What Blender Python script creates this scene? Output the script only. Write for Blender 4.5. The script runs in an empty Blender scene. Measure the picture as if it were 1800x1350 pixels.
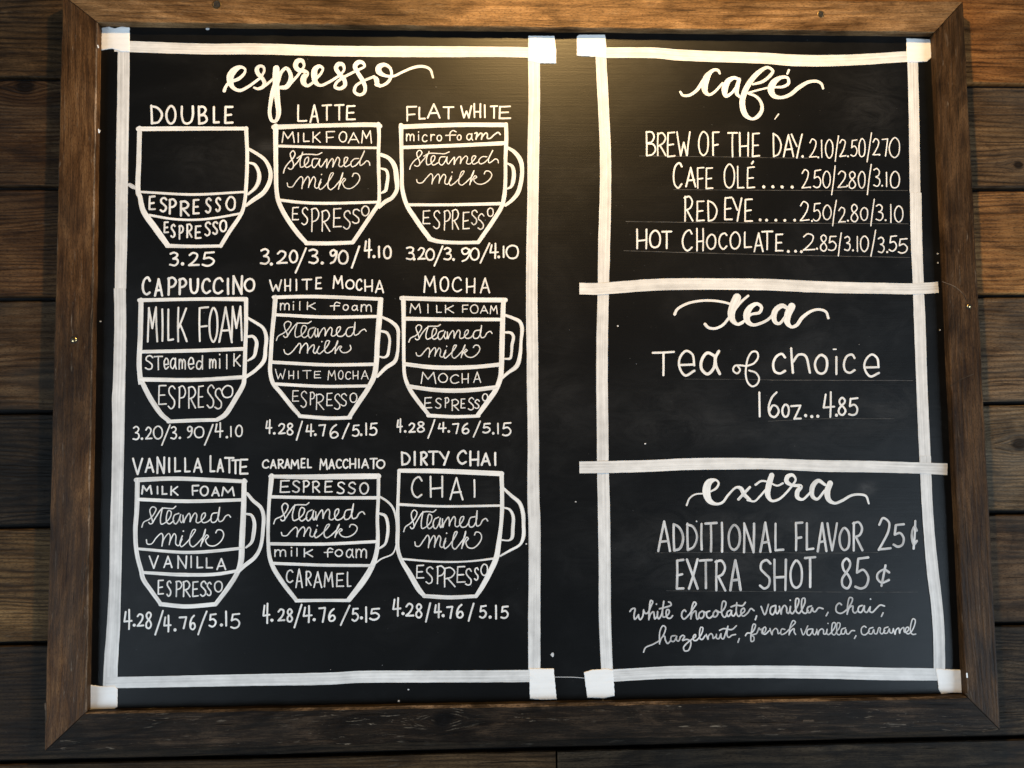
import bpy, bmesh, math, random
import numpy as np
from mathutils import Matrix, Vector, noise
random.seed(7)
S = bpy.context.scene
COL = S.collection

# ------------------------------------------------------------------ camera
# wall coordinates: X to the right, Y up, Z out of the wall (frame face at Z = 0), metres
FPX = 1500.0
A_, B_, C_ = -0.0640, 0.0416, 0.0104
TV = np.array([0.0317, 0.0469, -1.4891])
def rot(a, b, c):
    ca, sa, cb, sb, cc, sc = math.cos(a), math.sin(a), math.cos(b), math.sin(b), math.cos(c), math.sin(c)
    rx = np.array([[1, 0, 0], [0, ca, -sa], [0, sa, ca]])
    ry = np.array([[cb, 0, sb], [0, 1, 0], [-sb, 0, cb]])
    rz = np.array([[cc, -sc, 0], [sc, cc, 0], [0, 0, 1]])
    return rz @ rx @ ry
RC = rot(A_, B_, C_)
CAMP = -RC.T @ TV
def W3(p):                       # wall coordinates -> Blender world (Z up, -Y towards the viewer)
    return Vector((p[0], -p[2], p[1]))
cam = bpy.data.cameras.new('camera'); co = bpy.data.objects.new('camera', cam); COL.objects.link(co)
cam.sensor_width = 36; cam.lens = FPX / 1800 * 36; cam.clip_start = 0.02; cam.clip_end = 100
axes = [RC.T @ np.array(v) for v in ((1, 0, 0), (0, 1, 0), (0, 0, 1))]
m = Matrix.Identity(4)
for j, a in enumerate(axes):
    w = W3(a)
    for i in range(3): m[i][j] = w[i]
w = W3(CAMP)
for i in range(3): m[i][3] = w[i]
co.matrix_world = m
S.camera = co
def at(px, py, z):               # the point of the plane Z = z seen at a photo position
    d = RC.T @ np.array([(px - 900) / FPX, -(py - 675) / FPX, -1.0])
    k = (z - CAMP[2]) / d[2]
    p = CAMP + k * d
    return (p[0], p[1])

# ------------------------------------------------------------------ light
wd = bpy.data.worlds.new('World'); S.world = wd; wd.use_nodes = True
bg = wd.node_tree.nodes['Background']; bg.inputs[0].default_value = (0.80, 0.90, 1.0, 1); bg.inputs[1].default_value = 0.03
def lamp(name, kind, pos, target, energy, color, **kw):
    l = bpy.data.lights.new(name, kind); o = bpy.data.objects.new(name, l); COL.objects.link(o)
    l.energy = energy; l.color = color
    for k, v in kw.items(): setattr(l, k, v)
    o.location = W3(pos)
    o.rotation_euler = (W3(target) - W3(pos)).to_track_quat('-Z', 'Y').to_euler()
    return o
lamp('ceiling_spot', 'SPOT', (0.10, 1.17, 0.70), (0.06, 0.35, 0), 106, (1.0, 0.63, 0.235),
     spot_size=math.radians(125), spot_blend=0.9, shadow_soft_size=0.035)
lamp('window_light', 'AREA', (6.2, -2.8, 3.8), (0.1, -0.5, 0), 580, (0.66, 0.83, 1.0), shape='RECTANGLE', size=4.5, size_y=4.0)
lamp('left_fill_light', 'AREA', (-6.0, -2.6, 3.8), (-0.1, -0.5, 0), 450, (0.68, 0.84, 1.0), shape='RECTANGLE', size=4.5, size_y=4.0)  # added fill from the left, evens out the cool light across the board
S.view_settings.view_transform = 'Standard'
try: S.view_settings.look = 'None'
except Exception: pass
S.view_settings.exposure = 0; S.view_settings.gamma = 1; S.view_settings.use_curve_mapping = False

# ------------------------------------------------------------------ materials
ZP = -0.017                      # board face
ZW = -0.031                      # wall face
class NT:
    def __init__(s, name):
        s.m = bpy.data.materials.new(name); s.m.use_nodes = True
        s.t = s.m.node_tree; s.b = s.t.nodes['Principled BSDF']
    def n(s, typ, **kw):
        nd = s.t.nodes.new(typ)
        for k, v in kw.items():
            if k.startswith('i_'):
                key = k[2:]; nd.inputs[int(key) if key.isdigit() else key].default_value = v
            else: setattr(nd, k, v)
        return nd
    def l(s, a, b): s.t.links.new(a, b)
    def noise(s, vec, scale, detail=3.0, rough=0.55, dist=0.0):
        nd = s.n('ShaderNodeTexNoise'); nd.inputs['Scale'].default_value = scale
        nd.inputs['Detail'].default_value = detail; nd.inputs['Roughness'].default_value = rough
        nd.inputs['Distortion'].default_value = dist
        s.l(vec, nd.inputs['Vector']); return nd.outputs['Fac']
    def ramp(s, fac, stops):
        r = s.n('ShaderNodeValToRGB'); e = r.color_ramp.elements
        while len(e) < len(stops): e.new(0.5)
        for k, (p, c) in enumerate(stops):
            e[k].position = p; e[k].color = (c, c, c, 1) if isinstance(c, (int, float)) else (*c, 1)
        s.l(fac, r.inputs[0]); return r.outputs[0]
    def mix(s, fac, a, b, mode='MIX'):
        nd = s.n('ShaderNodeMix', data_type='RGBA', blend_type=mode)
        for i, v in ((0, fac), (6, a), (7, b)):
            if hasattr(v, 'links'): s.l(v, nd.inputs[i])
            else: nd.inputs[i].default_value = v if i == 0 else ((v, v, v, 1) if isinstance(v, (int, float)) else (*v, 1))
        return nd.outputs[2]
    def math(s, op, a, b=0.0, c=0.0):
        nd = s.n('ShaderNodeMath', operation=op)
        for i, v in enumerate((a, b, c)):
            if hasattr(v, 'links'): s.l(v, nd.inputs[i])
            else: nd.inputs[i].default_value = v
        return nd.outputs[0]
    def uv(s, scale=(1, 1, 1), loc=(0, 0, 0)):
        u = s.n('ShaderNodeUVMap', uv_map='UVMap'); mp = s.n('ShaderNodeMapping')
        mp.inputs['Scale'].default_value = scale; mp.inputs['Location'].default_value = loc
        s.l(u.outputs[0], mp.inputs[0]); return mp.outputs[0]
    def bump(s, h, strength, dist):
        b = s.n('ShaderNodeBump'); b.inputs['Strength'].default_value = strength; b.inputs['Distance'].default_value = dist
        s.l(h, b.inputs['Height']); s.l(b.outputs[0], s.b.inputs['Normal'])

def paint_mat(name, col, cover, rough=0.5, streak=900, lo=0.45):
    """white brush paint: thin where the bristles left little of it, so the dark board greys it"""
    k = NT(name)
    st = k.noise(k.uv((4, streak, 1)), 1.0, 4, 0.65)
    bl = k.noise(k.uv((38, 60, 1)), 1.0, 3, 0.6)
    big = k.noise(k.uv((7, 3, 1), (3, 1, 0)), 1.0, 2, 0.5)
    f = k.math('ADD', k.math('MULTIPLY', st, 0.50), k.math('ADD', k.math('MULTIPLY', bl, 0.28), k.math('MULTIPLY', big, 0.22)))
    f = k.ramp(f, [(cover - 0.13, lo), (cover, 0.5 + lo * 0.5), (cover + 0.12, 1.0)])
    k.l(k.mix(f, tuple(0.10 * c for c in col), col), k.b.inputs['Base Color'])
    k.b.inputs['Roughness'].default_value = rough
    k.b.inputs['Specular IOR Level'].default_value = 0.3
    k.bump(k.math('ADD', st, k.math('MULTIPLY', bl, 0.5)), 0.18, 0.0007)
    return k.m
M_BORDER = paint_mat('border_paint', (0.82, 0.815, 0.80), 0.50, 0.5, 300, 0.56)
M_PATCH = paint_mat('thick_patch_paint', (0.90, 0.895, 0.88), 0.42, 0.5, 120, 0.88)
M_INK = paint_mat('marker_paint', (0.86, 0.855, 0.835), 0.46, 0.5, 420, 0.54)
M_THIN = paint_mat('thin_marker_paint', (0.86, 0.855, 0.835), 0.48, 0.5, 420, 0.50)
M_CHALK = paint_mat('chalky_marker_paint', (0.82, 0.82, 0.82), 0.52, 0.65, 300, 0.33)

def board_mat():
    k = NT('black_board_paint')
    tc = k.n('ShaderNodeTexCoord').outputs['Object']
    def mp(scale, loc=(0, 0, 0)):
        q = k.n('ShaderNodeMapping'); q.inputs['Scale'].default_value = scale; q.inputs['Location'].default_value = loc
        k.l(tc, q.inputs[0]); return q.outputs[0]
    roller = k.noise(mp((5, 1, 260)), 1.0, 4, 0.7)
    cloud = k.noise(mp((3.2, 1, 4.2)), 1.0, 5, 0.62, 0.6)
    fine = k.noise(mp((420, 1, 420)), 1.0, 2, 0.5)
    rub = k.noise(mp((9, 1, 16), (3, 0, 7)), 1.0, 6, 0.7, 1.5)
    dust = k.math('MULTIPLY', k.ramp(cloud, [(0.46, 0.0), (0.78, 1.0)]), k.ramp(rub, [(0.40, 0.1), (0.72, 1.0)]))
    speck = k.ramp(k.noise(mp((210, 1, 210), (1, 0, 5)), 1.0, 1, 0.4), [(0.775, 0.0), (0.80, 1.0)])
    sx = k.n('ShaderNodeSeparateXYZ'); k.l(tc, sx.inputs[0]); smear = None
    for px, py, rx, ry, g in ((1300, 950, 230, 62, 1.0), (1300, 1020, 180, 40, .55), (1530, 185, 60, 70, .8), (1440, 640, 130, 26, .5), (1560, 715, 70, 40, .8),
                              (1330, 755, 260, 26, .5), (960, 260, 60, 60, .35), (360, 275, 70, 40, .45), (870, 395, 60, 14, .4), (1180, 720, 110, 70, .45), (1524, 858, 14, 10, 2.6),
                              (690, 1080, 90, 60, .25), (1420, 1130, 240, 30, .3), (470, 260, 16, 14, 1.2), (985, 700, 40, 160, .35)):
        cx, cy = at(px, py, ZP); q = abs(at(px + 1, py, ZP)[0] - cx)
        ex = k.math('DIVIDE', k.math('SUBTRACT', sx.outputs[0], cx), rx * q); ey = k.math('DIVIDE', k.math('SUBTRACT', sx.outputs[2], cy), ry * q)
        d = k.math('MULTIPLY', k.math('EXPONENT', k.math('MULTIPLY', k.math('ADD', k.math('MULTIPLY', ex, ex), k.math('MULTIPLY', ey, ey)), -1.0)), g)
        smear = d if smear is None else k.math('ADD', smear, d)
    wipe = k.ramp(k.noise(mp((13, 1, 30), (2, 0, 2)), 1.0, 6, 0.75, 1.2), [(0.38, 0.12), (0.66, 1.0)])
    smear = k.math('MULTIPLY', k.math('MULTIPLY', smear, wipe), 0.034)
    f = k.math('ADD', k.math('ADD', smear, k.math('MULTIPLY', dust, 0.010)), k.math('MULTIPLY', speck, 0.05))
    f = k.math('ADD', f, k.math('MULTIPLY', roller, 0.001))
    k.l(k.mix(f, (0.0014, 0.0015, 0.0016), (0.6, 0.6, 0.6)), k.b.inputs['Base Color'])
    k.l(k.math('ADD', k.math('ADD', 0.325, k.math('MULTIPLY', cloud, 0.13)), k.math('MULTIPLY', dust, 0.15)), k.b.inputs['Roughness'])
    k.b.inputs['Specular IOR Level'].default_value = 0.38
    k.bump(k.math('ADD', k.math('MULTIPLY', roller, 0.55), k.math('MULTIPLY', fine, 0.35)), 0.45, 0.0006)
    return k.m
M_BOARD = board_mat()

def wood_mat(name, dark, mid, light, knots=(), rough=0.5, ring=18.0, along=1.6, grey=0.0, scuff=0.0, rw=0.16):
    tint = lambda c: (c[0] * 1.16, c[1] * .97, c[2] * .72)
    dark, mid, light = tint(dark), tint(mid), tint(light)
    k = NT(name)
    u = k.uv()
    coord = u
    kn_mask = None
    if knots:
        sep = k.n('ShaderNodeSeparateXYZ'); k.l(u, sep.inputs[0])
        push = None
        for (ku, kv, kr) in knots:
            du = k.math('MULTIPLY', k.math('SUBTRACT', sep.outputs[0], ku), 0.8)
            dv = k.math('SUBTRACT', sep.outputs[1], kv)
            d = k.math('SQRT', k.math('ADD', k.math('MULTIPLY', du, du), k.math('MULTIPLY', dv, dv)))
            g = k.math('MULTIPLY', k.math('EXPONENT', k.math('MULTIPLY', d, -1.0 / (kr * 1.3))), kr * 1.6)
            g = k.math('MULTIPLY', g, k.math('SIGN', dv))
            push = g if push is None else k.math('ADD', push, g)
            mk = k.ramp(k.math('DIVIDE', d, kr), [(0.55, 1.0), (0.95, 0.0)])
            kn_mask = mk if kn_mask is None else k.math('MAXIMUM', kn_mask, mk)
        cb = k.n('ShaderNodeCombineXYZ'); k.l(sep.outputs[0], cb.inputs[0])
        k.l(k.math('SUBTRACT', sep.outputs[1], push), cb.inputs[1]); coord = cb.outputs[0]
    def mp(scale, loc=(0, 0, 0)):
        q = k.n('ShaderNodeMapping'); q.inputs['Scale'].default_value = scale; q.inputs['Location'].default_value = loc
        k.l(coord, q.inputs[0]); return q.outputs[0]
    warp = k.noise(mp((along * 0.9, 9, 1)), 1.0, 3, 0.5)
    jit = k.noise(mp((along * 9, 60, 1), (5, 5, 0)), 1.0, 3, 0.6)
    sp = k.n('ShaderNodeSeparateXYZ'); k.l(coord, sp.inputs[0])
    ph = k.math('ADD', k.math('MULTIPLY', sp.outputs[1], ring * 42.0), k.math('ADD', k.math('MULTIPLY', warp, ring * 3.4), k.math('ADD', k.math('MULTIPLY', jit, 4.5), k.math('MULTIPLY', k.noise(mp((along * .5, 26, 1), (1, 3, 0)), 1.0, 2, 0.5), ring * 0.9))))
    rings = k.math('POWER', k.math('MULTIPLY_ADD', k.math('SINE', ph), 0.5, 0.5), 0.6)
    fib = k.noise(mp((along * 14, 520, 1)), 1.0, 5, 0.7)
    fib2 = k.noise(mp((along * 5, 130, 1), (4, 2, 0)), 1.0, 6, 0.68)
    blot = k.noise(mp((along * 5.0, 20, 1), (9, 5, 0)), 1.0, 6, 0.65, 0.8)
    f = k.math('ADD', k.math('MULTIPLY', k.math('SUBTRACT', rings, 0.5), k.math('MULTIPLY', k.ramp(k.noise(mp((along * 2.2, 14, 1), (6, 6, 0)), 1.0, 3, 0.5), [(0.35, 0.1), (0.65, 1.0)]), rw)), k.math('ADD', k.math('MULTIPLY', fib, 0.30), k.math('ADD', k.math('MULTIPLY', fib2, 0.30), k.math('MULTIPLY', blot, 0.44))))
    c = k.ramp(f, [(0.425, dark), (0.52, mid), (0.625, light)])
    fl = k.noise(mp((170, 620, 1), (2, 9, 0)), 1.0, 2, 0.6)
    c = k.mix(k.ramp(fl, [(0.36, 0.55), (0.50, 0.0)]), c, tuple(0.45 * x for x in dark))
    stain = k.ramp(k.noise(mp((along * 1.7, 7, 1), (3, 4, 0)), 1.0, 4, 0.6, 0.7), [(0.36, 0.48), (0.50, 0.95), (0.64, 1.30)])
    c = k.mix(1.0, c, stain, 'MULTIPLY')
    if grey:
        g = k.ramp(k.noise(mp((along * 2, 9, 1), (2, 8, 0)), 1.0, 5, 0.6, 0.5), [(0.45, 0.0), (0.7, grey)])
        lum = sum(mid) / 3
        c = k.mix(g, c, (lum * 1.25, lum * 1.22, lum * 1.05))
    crack = k.ramp(k.noise(mp((along * 4.5, 190, 1), (7, 1, 0)), 1.0, 4, 0.6, 0.3), [(0.29, 1.0), (0.36, 0.0)])
    c = k.mix(k.math('MULTIPLY', crack, 0.75), c, tuple(0.25 * x for x in dark))
    if scuff:
        s1 = k.ramp(k.noise(mp((26, 190, 1), (3, 3, 0)), 1.0, 4, 0.7, 0.6), [(0.60, 0.0), (0.68, 1.0)])
        s2 = k.ramp(k.noise(mp((5, 22, 1), (1, 6, 0)), 1.0, 3, 0.6), [(0.44, 0.0), (0.62, 1.0)])
        c = k.mix(k.math('MULTIPLY', k.math('MULTIPLY', s1, s2), scuff), c, (0.24, 0.20, 0.15))
    if kn_mask is not None:
        c = k.mix(k.math('MULTIPLY', kn_mask, 0.92), c, tuple(0.30 * x for x in dark))
    k.l(c, k.b.inputs['Base Color'])
    k.l(k.math('MULTIPLY_ADD', blot, 0.25, rough - 0.12), k.b.inputs['Roughness'])
    k.b.inputs['Specular IOR Level'].default_value = 0.10
    h = k.math('ADD', k.math('MULTIPLY', fib, 0.5), k.math('ADD', k.math('MULTIPLY', fib2, 0.8), k.math('MULTIPLY', rings, 0.25)))
    h = k.math('SUBTRACT', h, k.math('MULTIPLY', crack, 0.9))
    k.bump(h, 0.6, 0.0022)
    return k.m
def simple(name, col, rough, metal=0.0):
    k = NT(name); k.b.inputs['Base Color'].default_value = (*col, 1); k.b.inputs['Roughness'].default_value = rough
    k.b.inputs['Metallic'].default_value = metal; return k.m
M_BARE = wood_mat('worn_bare_wood_edge', (0.010, 0.008, 0.007), (0.060, 0.052, 0.048), (0.24, 0.21, 0.20), rough=0.8, rw=.05)
M_BACK = simple('dark_wall_backing', (0.006, 0.005, 0.005), 0.9)
M_SCREW = simple('brass_screw', (0.55, 0.40, 0.20), 0.28, 1.0)
M_HOLE = simple('screw_recess', (0.01, 0.008, 0.006), 0.8)

# ------------------------------------------------------------------ object helpers
def obj(name, verts, faces, mats, parent=None, uvs=None, fmat=None, smooth=True):
    me = bpy.data.meshes.new(name)
    me.from_pydata([tuple(v) for v in verts], [], faces)
    if uvs is not None:
        L = me.uv_layers.new(name='UVMap')
        for lp in me.loops: L.data[lp.index].uv = uvs[lp.vertex_index]
    for mt in (mats if isinstance(mats, (list, tuple)) else [mats]): me.materials.append(mt)
    if fmat is not None:
        for p, k in zip(me.polygons, fmat): p.material_index = k
    if smooth:
        for p in me.polygons: p.use_smooth = True
    me.update()
    o = bpy.data.objects.new(name, me); COL.objects.link(o)
    if parent is not None:
        o.parent = parent; o.matrix_parent_inverse = parent.matrix_basis.inverted() if parent.parent is None else Matrix.Identity(4)
    return o

# ------------------------------------------------------------------ plank wall
def build_wall():
    V, F, U, FM, mats = [], [], [], [], []
    WL = [
        ((.012, .008, .005), (.035, .023, .013), (.075, .050, .028), .2),   # left, from the top row down
        ((.010, .006, .004), (.030, .017, .009), (.070, .048, .030), .3),
        ((.016, .009, .005), (.042, .024, .013), (.085, .052, .028), .1),
        ((.014, .009, .005), (.040, .025, .014), (.080, .058, .038), .6),
        ((.004, .0034, .003), (.010, .0085, .0075), (.026, .021, .017), .3),
        ((.030, .019, .009), (.080, .053, .027), (.15, .105, .058), .0),
        ((.006, .0045, .0035), (.016, .012, .009), (.034, .025, .018), .2),
        ((.018, .011, .006), (.042, .026, .014), (.08, .052, .03), .0)]
    WR = [
        ((.045, .021, .007), (.155, .075, .028), (.25, .135, .055), .0),
        ((.020, .013, .008), (.070, .047, .028), (.14, .10, .062), .3),
        ((.056, .030, .012), (.180, .098, .042), (.28, .17, .08), .05),
        ((.032, .021, .013), (.092, .065, .042), (.17, .128, .09), .5),
        ((.034, .025, .016), (.098, .075, .051), (.19, .152, .11), .5),
        ((.018, .012, .008), (.048, .033, .022), (.10, .073, .052), .3),
        ((.007, .0055, .0045), (.022, .0175, .0135), (.058, .048, .038), .4),
        ((.008, .006, .0045), (.022, .0165, .012), (.056, .043, .032), .3)]
    y0, dy = 0.5051, 0.1973
    rnd = random.Random(3)
    for r in range(8):
        top = y0 - dy * (r - 1); bot = y0 - dy * r
        joint = (0.10, -0.2, 0.3, -0.1, 0.15, -0.3, 0.76, at(978, 1335, ZW)[0])[r]
        for side, (xa, xb) in enumerate(((-2.4, joint - (0.0012 if r != 6 else 0.0001)), (joint + (0.0012 if r != 6 else 0.0001), 2.4))):
            d, mi, li, gr = (WL, WR)[side][r]
            if r == 7 and side == 1: xa = joint + 0.002
            kn = []
            ou, ov = rnd.uniform(0, 40), rnd.uniform(0, 40)
            if side == 1 and r == 1: kn = [(ou + (at(1790, 290, ZW)[0] - xa), ov + (at(1790, 290, ZW)[1] - bot), 0.010)]
            if side == 1 and r == 4: kn = [(ou + (at(1792, 780, ZW)[0] - xa), ov + (at(1792, 780, ZW)[1] - bot), 0.016)]
            if side == 0 and r == 1: kn = [(ou + (at(45, 152, ZW)[0] - xa), ov + (at(45, 152, ZW)[1] - bot), 0.018)]
            mats.append(wood_mat('stained_plank_%d%s' % (r, 'ab'[side]), d, mi, li, kn, rough=0.62, ring=rnd.uniform(10, 22), along=rnd.uniform(1.2, 2.0), grey=gr, scuff=0.15))
            gap = 0.0032 + rnd.uniform(0, 0.0012)
            zf = ZW + rnd.uniform(-0.0015, 0.0015)
            if r == 6: gap, zf = 0.0037, ZW
            n = 160; base = len(V)
            prof = [(0.0, -0.016), (0.0, -0.0022), (0.0018, 0.0), (None, 0.0), (0.0018, 0.0), (0.0, -0.0022), (0.0, -0.016)]
            for i in range(n + 1):
                x = xa + (xb - xa) * i / n
                jt = 0.0011 * noise.noise((x * 7, r * 3.1 + side * (r != 6), 0)) + 0.0006 * noise.noise((x * 31, r * 5.7, side * (r != 6)))
                jb = 0.0011 * noise.noise((x * 7, r * 3.1 + side * (r != 6), 9)) + 0.0006 * noise.noise((x * 31, r * 5.7, side * (r != 6) + 9))
                T = top - gap + jt; Bt = bot + gap + jb
                ys = [Bt, Bt, Bt + .0018, (T + Bt) / 2, T - .0018, T, T]
                for (q, zz), y in zip(prof, ys):
                    V.append(W3((x, y, zf + zz))); U.append((ou + x - xa, ov + y - bot))
            for i in range(n):
                for j in range(6):
                    a = base + i * 7 + j; F.append((a, a + 7, a + 8, a + 1)); FM.append(len(mats) - 1)
            F.append(tuple(base + j for j in range(7))); FM.append(len(mats) - 1)
            F.append(tuple(base + n * 7 + 6 - j for j in range(7))); FM.append(len(mats) - 1)
    mats.append(M_BACK); b = len(V)
    for x, y in ((-2.4, -1.2), (2.4, -1.2), (2.4, 1.0), (-2.4, 1.0)):
        V.append(W3((x, y, ZW - 0.0150))); U.append((x, y))
    F.append((b, b + 1, b + 2, b + 3)); FM.append(len(mats) - 1)
    o = obj('plank_wall', V, F, mats, None, U, FM, smooth=False)
    o['label'] = 'wall of horizontal stained wood planks, dark at the left and weathered brown at the right, behind the menu board'
    o['category'] = 'wall'
build_wall()

# ------------------------------------------------------------------ menu board: frame and panel
root = bpy.data.objects.new('menu_board', None); COL.objects.link(root)
root.location = W3((0, -0.66, ZW))
bpy.context.view_layer.update()
root['label'] = 'framed black chalkboard coffee menu with white hand lettering and nine mug drawings'
root['category'] = 'menu board'

IN = {'tl': at(171, 39, 0), 'tr': at(1643, 57, 0), 'br': at(1699.5, 1224.5, 0), 'bl': at(151.5, 1252, 0)}
OUT = {'tl': at(110, -9, 0), 'tr': at(1693, 2, 0), 'br': at(1759, 1284, 0), 'bl': at(78, 1321, 0)}

def panel():
    # the sheet runs 6 mm under the rails
    c = [at(171, 39, ZP), at(1643, 57, ZP), at(1699.5, 1224.5, ZP), at(151.5, 1252, ZP)]
    p = [IN['tl'], IN['tr'], IN['br'], IN['bl']]
    q = []
    for (x, y), (sx, sy) in zip(p, ((-1, 1), (1, 1), (1, -1), (-1, -1))): q.append((x + sx * .006, y + sy * .006))
    V = [W3((x, y, ZP)) for x, y in q] + [W3((x, y, ZW + 0.002)) for x, y in q]
    F = [(3, 2, 1, 0), (4, 5, 6, 7)] + [(i, (i + 1) % 4, 4 + (i + 1) % 4, 4 + i) for i in range(4)]
    return obj('chalkboard_panel', V, F, M_BOARD, root, [(v.x, v.z) for v in V], smooth=False)
panel()

def rail(a, b, mat, label, seed, worn_in=0.0):
    o0, o1, i0, i1 = OUT[a], OUT[b], IN[a], IN[b]
    L = math.hypot(o1[0] - o0[0], o1[1] - o0[1]); W = math.hypot(o0[0] - i0[0], o0[1] - i0[1]) * 0.75
    n = 220; ch = 0.0016
    V, F, U, FM = [], [], [], []
    g = 0.0008 / L
    for k in range(n + 1):
        t = g + (1 - 2 * g) * k / n
        O = np.array(o0) * (1 - t) + np.array(o1) * t
        I = np.array(i0) * (1 - t) + np.array(i1) * t
        d = (I - O) / np.linalg.norm(I - O); w = np.linalg.norm(I - O)
        e1 = (2.4 if seed == 4 else 1) * (0.0009 * noise.noise((t * L * 9, seed, 0)) + 0.0006 * noise.noise((t * L * 40, seed, 3)))
        e2 = 0.0007 * noise.noise((t * L * 11, seed, 7)) + 0.0005 * noise.noise((t * L * 45, seed, 5))
        c1 = ch * (1 + 0.9 * noise.noise((t * L * 25, seed, 11))); c2 = ch * (1 + worn_in + 0.9 * noise.noise((t * L * 25, seed, 15)))
        u = t * L + seed * 13.7
        prof = [(e1, ZW + .001), (e1, -c1), (e1 + c1, 0), (w * .35, .0002), (w * .7, .0001), (w - c2 + e2, 0), (w + e2, -c2), (w + e2, ZP - .001)]
        arc = [-.02, -.003, 0, w * .35, w * .7, w, w + .003, w + .02]
        for (s, z), v in zip(prof, arc):
            p = O + d * s
            V.append(W3((p[0], p[1], z))); U.append((u, v + seed * 3.3))
    P = 8
    for k in range(n):
        for j in range(P - 1):
            x = k * P + j; F.append((x, x + 1, x + P + 1, x + P))
            FM.append(1 if (j == 5 and worn_in > 0) or (j == 1 and noise.noise((k * .10, seed, 4)) > .38) else 0)
    F.append(tuple(range(P - 1, -1, -1))); FM.append(0)
    F.append(tuple(n * P + j for j in range(P))); FM.append(0)
    o = obj('frame_rail', V, F, [mat, M_BARE], root, U, FM, smooth=False)
    o['label'] = label
    return o, seed
def rail_uv(px, py, a, b, seed):
    p = np.array(at(px, py, 0)); o0, o1 = np.array(OUT[a]), np.array(OUT[b])
    e = (o1 - o0) / np.linalg.norm(o1 - o0)
    return (float((p - o0) @ e) + seed * 13.7, abs(float((p - o0)[0] * e[1] - (p - o0)[1] * e[0])) + seed * 3.3)
ku, kv = rail_uv(769, 1263, 'bl', 'br', 4)
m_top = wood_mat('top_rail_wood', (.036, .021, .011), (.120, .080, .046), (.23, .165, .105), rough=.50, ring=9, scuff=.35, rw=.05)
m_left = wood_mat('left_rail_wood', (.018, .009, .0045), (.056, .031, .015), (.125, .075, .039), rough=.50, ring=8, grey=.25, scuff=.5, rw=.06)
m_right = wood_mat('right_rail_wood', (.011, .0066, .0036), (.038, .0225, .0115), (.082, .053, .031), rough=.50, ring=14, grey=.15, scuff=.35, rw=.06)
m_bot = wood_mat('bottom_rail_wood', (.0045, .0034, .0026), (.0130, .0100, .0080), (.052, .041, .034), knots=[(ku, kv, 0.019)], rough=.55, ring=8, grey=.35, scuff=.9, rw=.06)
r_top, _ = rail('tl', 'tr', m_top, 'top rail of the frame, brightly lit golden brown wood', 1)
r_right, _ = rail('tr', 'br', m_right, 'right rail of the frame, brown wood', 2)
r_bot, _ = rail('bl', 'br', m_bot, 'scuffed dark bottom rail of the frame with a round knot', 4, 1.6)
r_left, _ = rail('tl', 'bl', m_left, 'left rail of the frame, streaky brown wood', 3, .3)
for o in (r_top, r_right, r_bot, r_left):
    bm = bmesh.new(); bm.from_mesh(o.data); bmesh.ops.recalc_face_normals(bm, faces=bm.faces); bm.to_mesh(o.data); bm.free()

def screw(px, py, r, parent, sunk):
    x, y = at(px, py, 0)
    V, F, FM = [], [], []
    n = 24
    rings = [(1.25, .0004, 1), (1.0, .0005, 1), (1.0, .0008, 0), (.8, .0020, 0), (.35, .0026, 0)] if not sunk else \
            [(1.25, .0004, 0), (1.02, .0009, 0), (.95, .0006, 1), (.6, .00055, 1), (.3, .0009, 0)]
    for s, z, k in rings:
        for i in range(n):
            a = 2 * math.pi * i / n; V.append(W3((x + r * s * math.cos(a), y + r * s * math.sin(a), z)))
    for j in range(len(rings) - 1):
        for i in range(n):
            F.append((j * n + i, j * n + (i + 1) % n, (j + 1) * n + (i + 1) % n, (j + 1) * n + i)); FM.append(rings[j][2])
    F.append(tuple((len(rings) - 1) * n + i for i in range(n))); FM.append(0)
    # slot across the head
    b = len(V); s = r * .7; h = r * .13
    for dx, dy in ((-s, -h), (s, -h), (s, h), (-s, h)): V.append(W3((x + dx * .8 - dy * .6, y + dx * .6 + dy * .8, rings[-1][1] + .0003)))
    F.append((b, b + 1, b + 2, b + 3)); FM.append(1)
    obj('screw_head', V, F, [M_SCREW, M_HOLE], parent, None, FM)
screw(381, 8, .0062, r_top, True); screw(1443, 25, .0050, r_top, True)
screw(130.5, 597, .0050, r_left, False); screw(1702.5, 538, .0038, r_right, False)

# ------------------------------------------------------------------ brush strokes on the board
TILES = {'%d%d' % (c, r): (450 * c, (0, 340, 670, 1010)[r], 3.971) for c in range(4) for r in range(4)}
TILES.update(A=(400, 220, 6), B=(640, 220, 6), C=(400, 520, 6), D=(640, 520, 6), E=(400, 830, 6), F=(640, 830, 6), G=(380, 90, 6),
             H=(1180, 100, 6), I=(1170, 510, 6), J=(1190, 830, 5), K=(1100, 1040, 6.923), L=(1340, 1040, 6.207), M=(1140, 900, 6.923),
             N=(1370, 900, 6.923), O=(1120, 215, 5.623), P=(1350, 215, 5.623))
def parse(s, w=None):
    """'A:x,y[,w] x,y ... B:x,y' -> [(px, py, width px)] in photo pixels"""
    out = []; t = None
    for tok in s.split():
        if ':' in tok:
            k, tok = tok.split(':'); t = TILES[k]
            if not tok: continue
        v = [float(q) for q in tok.split(',')]
        ww = v[2] if len(v) > 2 else w
        out.append((t[0] + v[0] / t[2], t[1] + v[1] / t[2], ww / t[2]))
    return out
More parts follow.
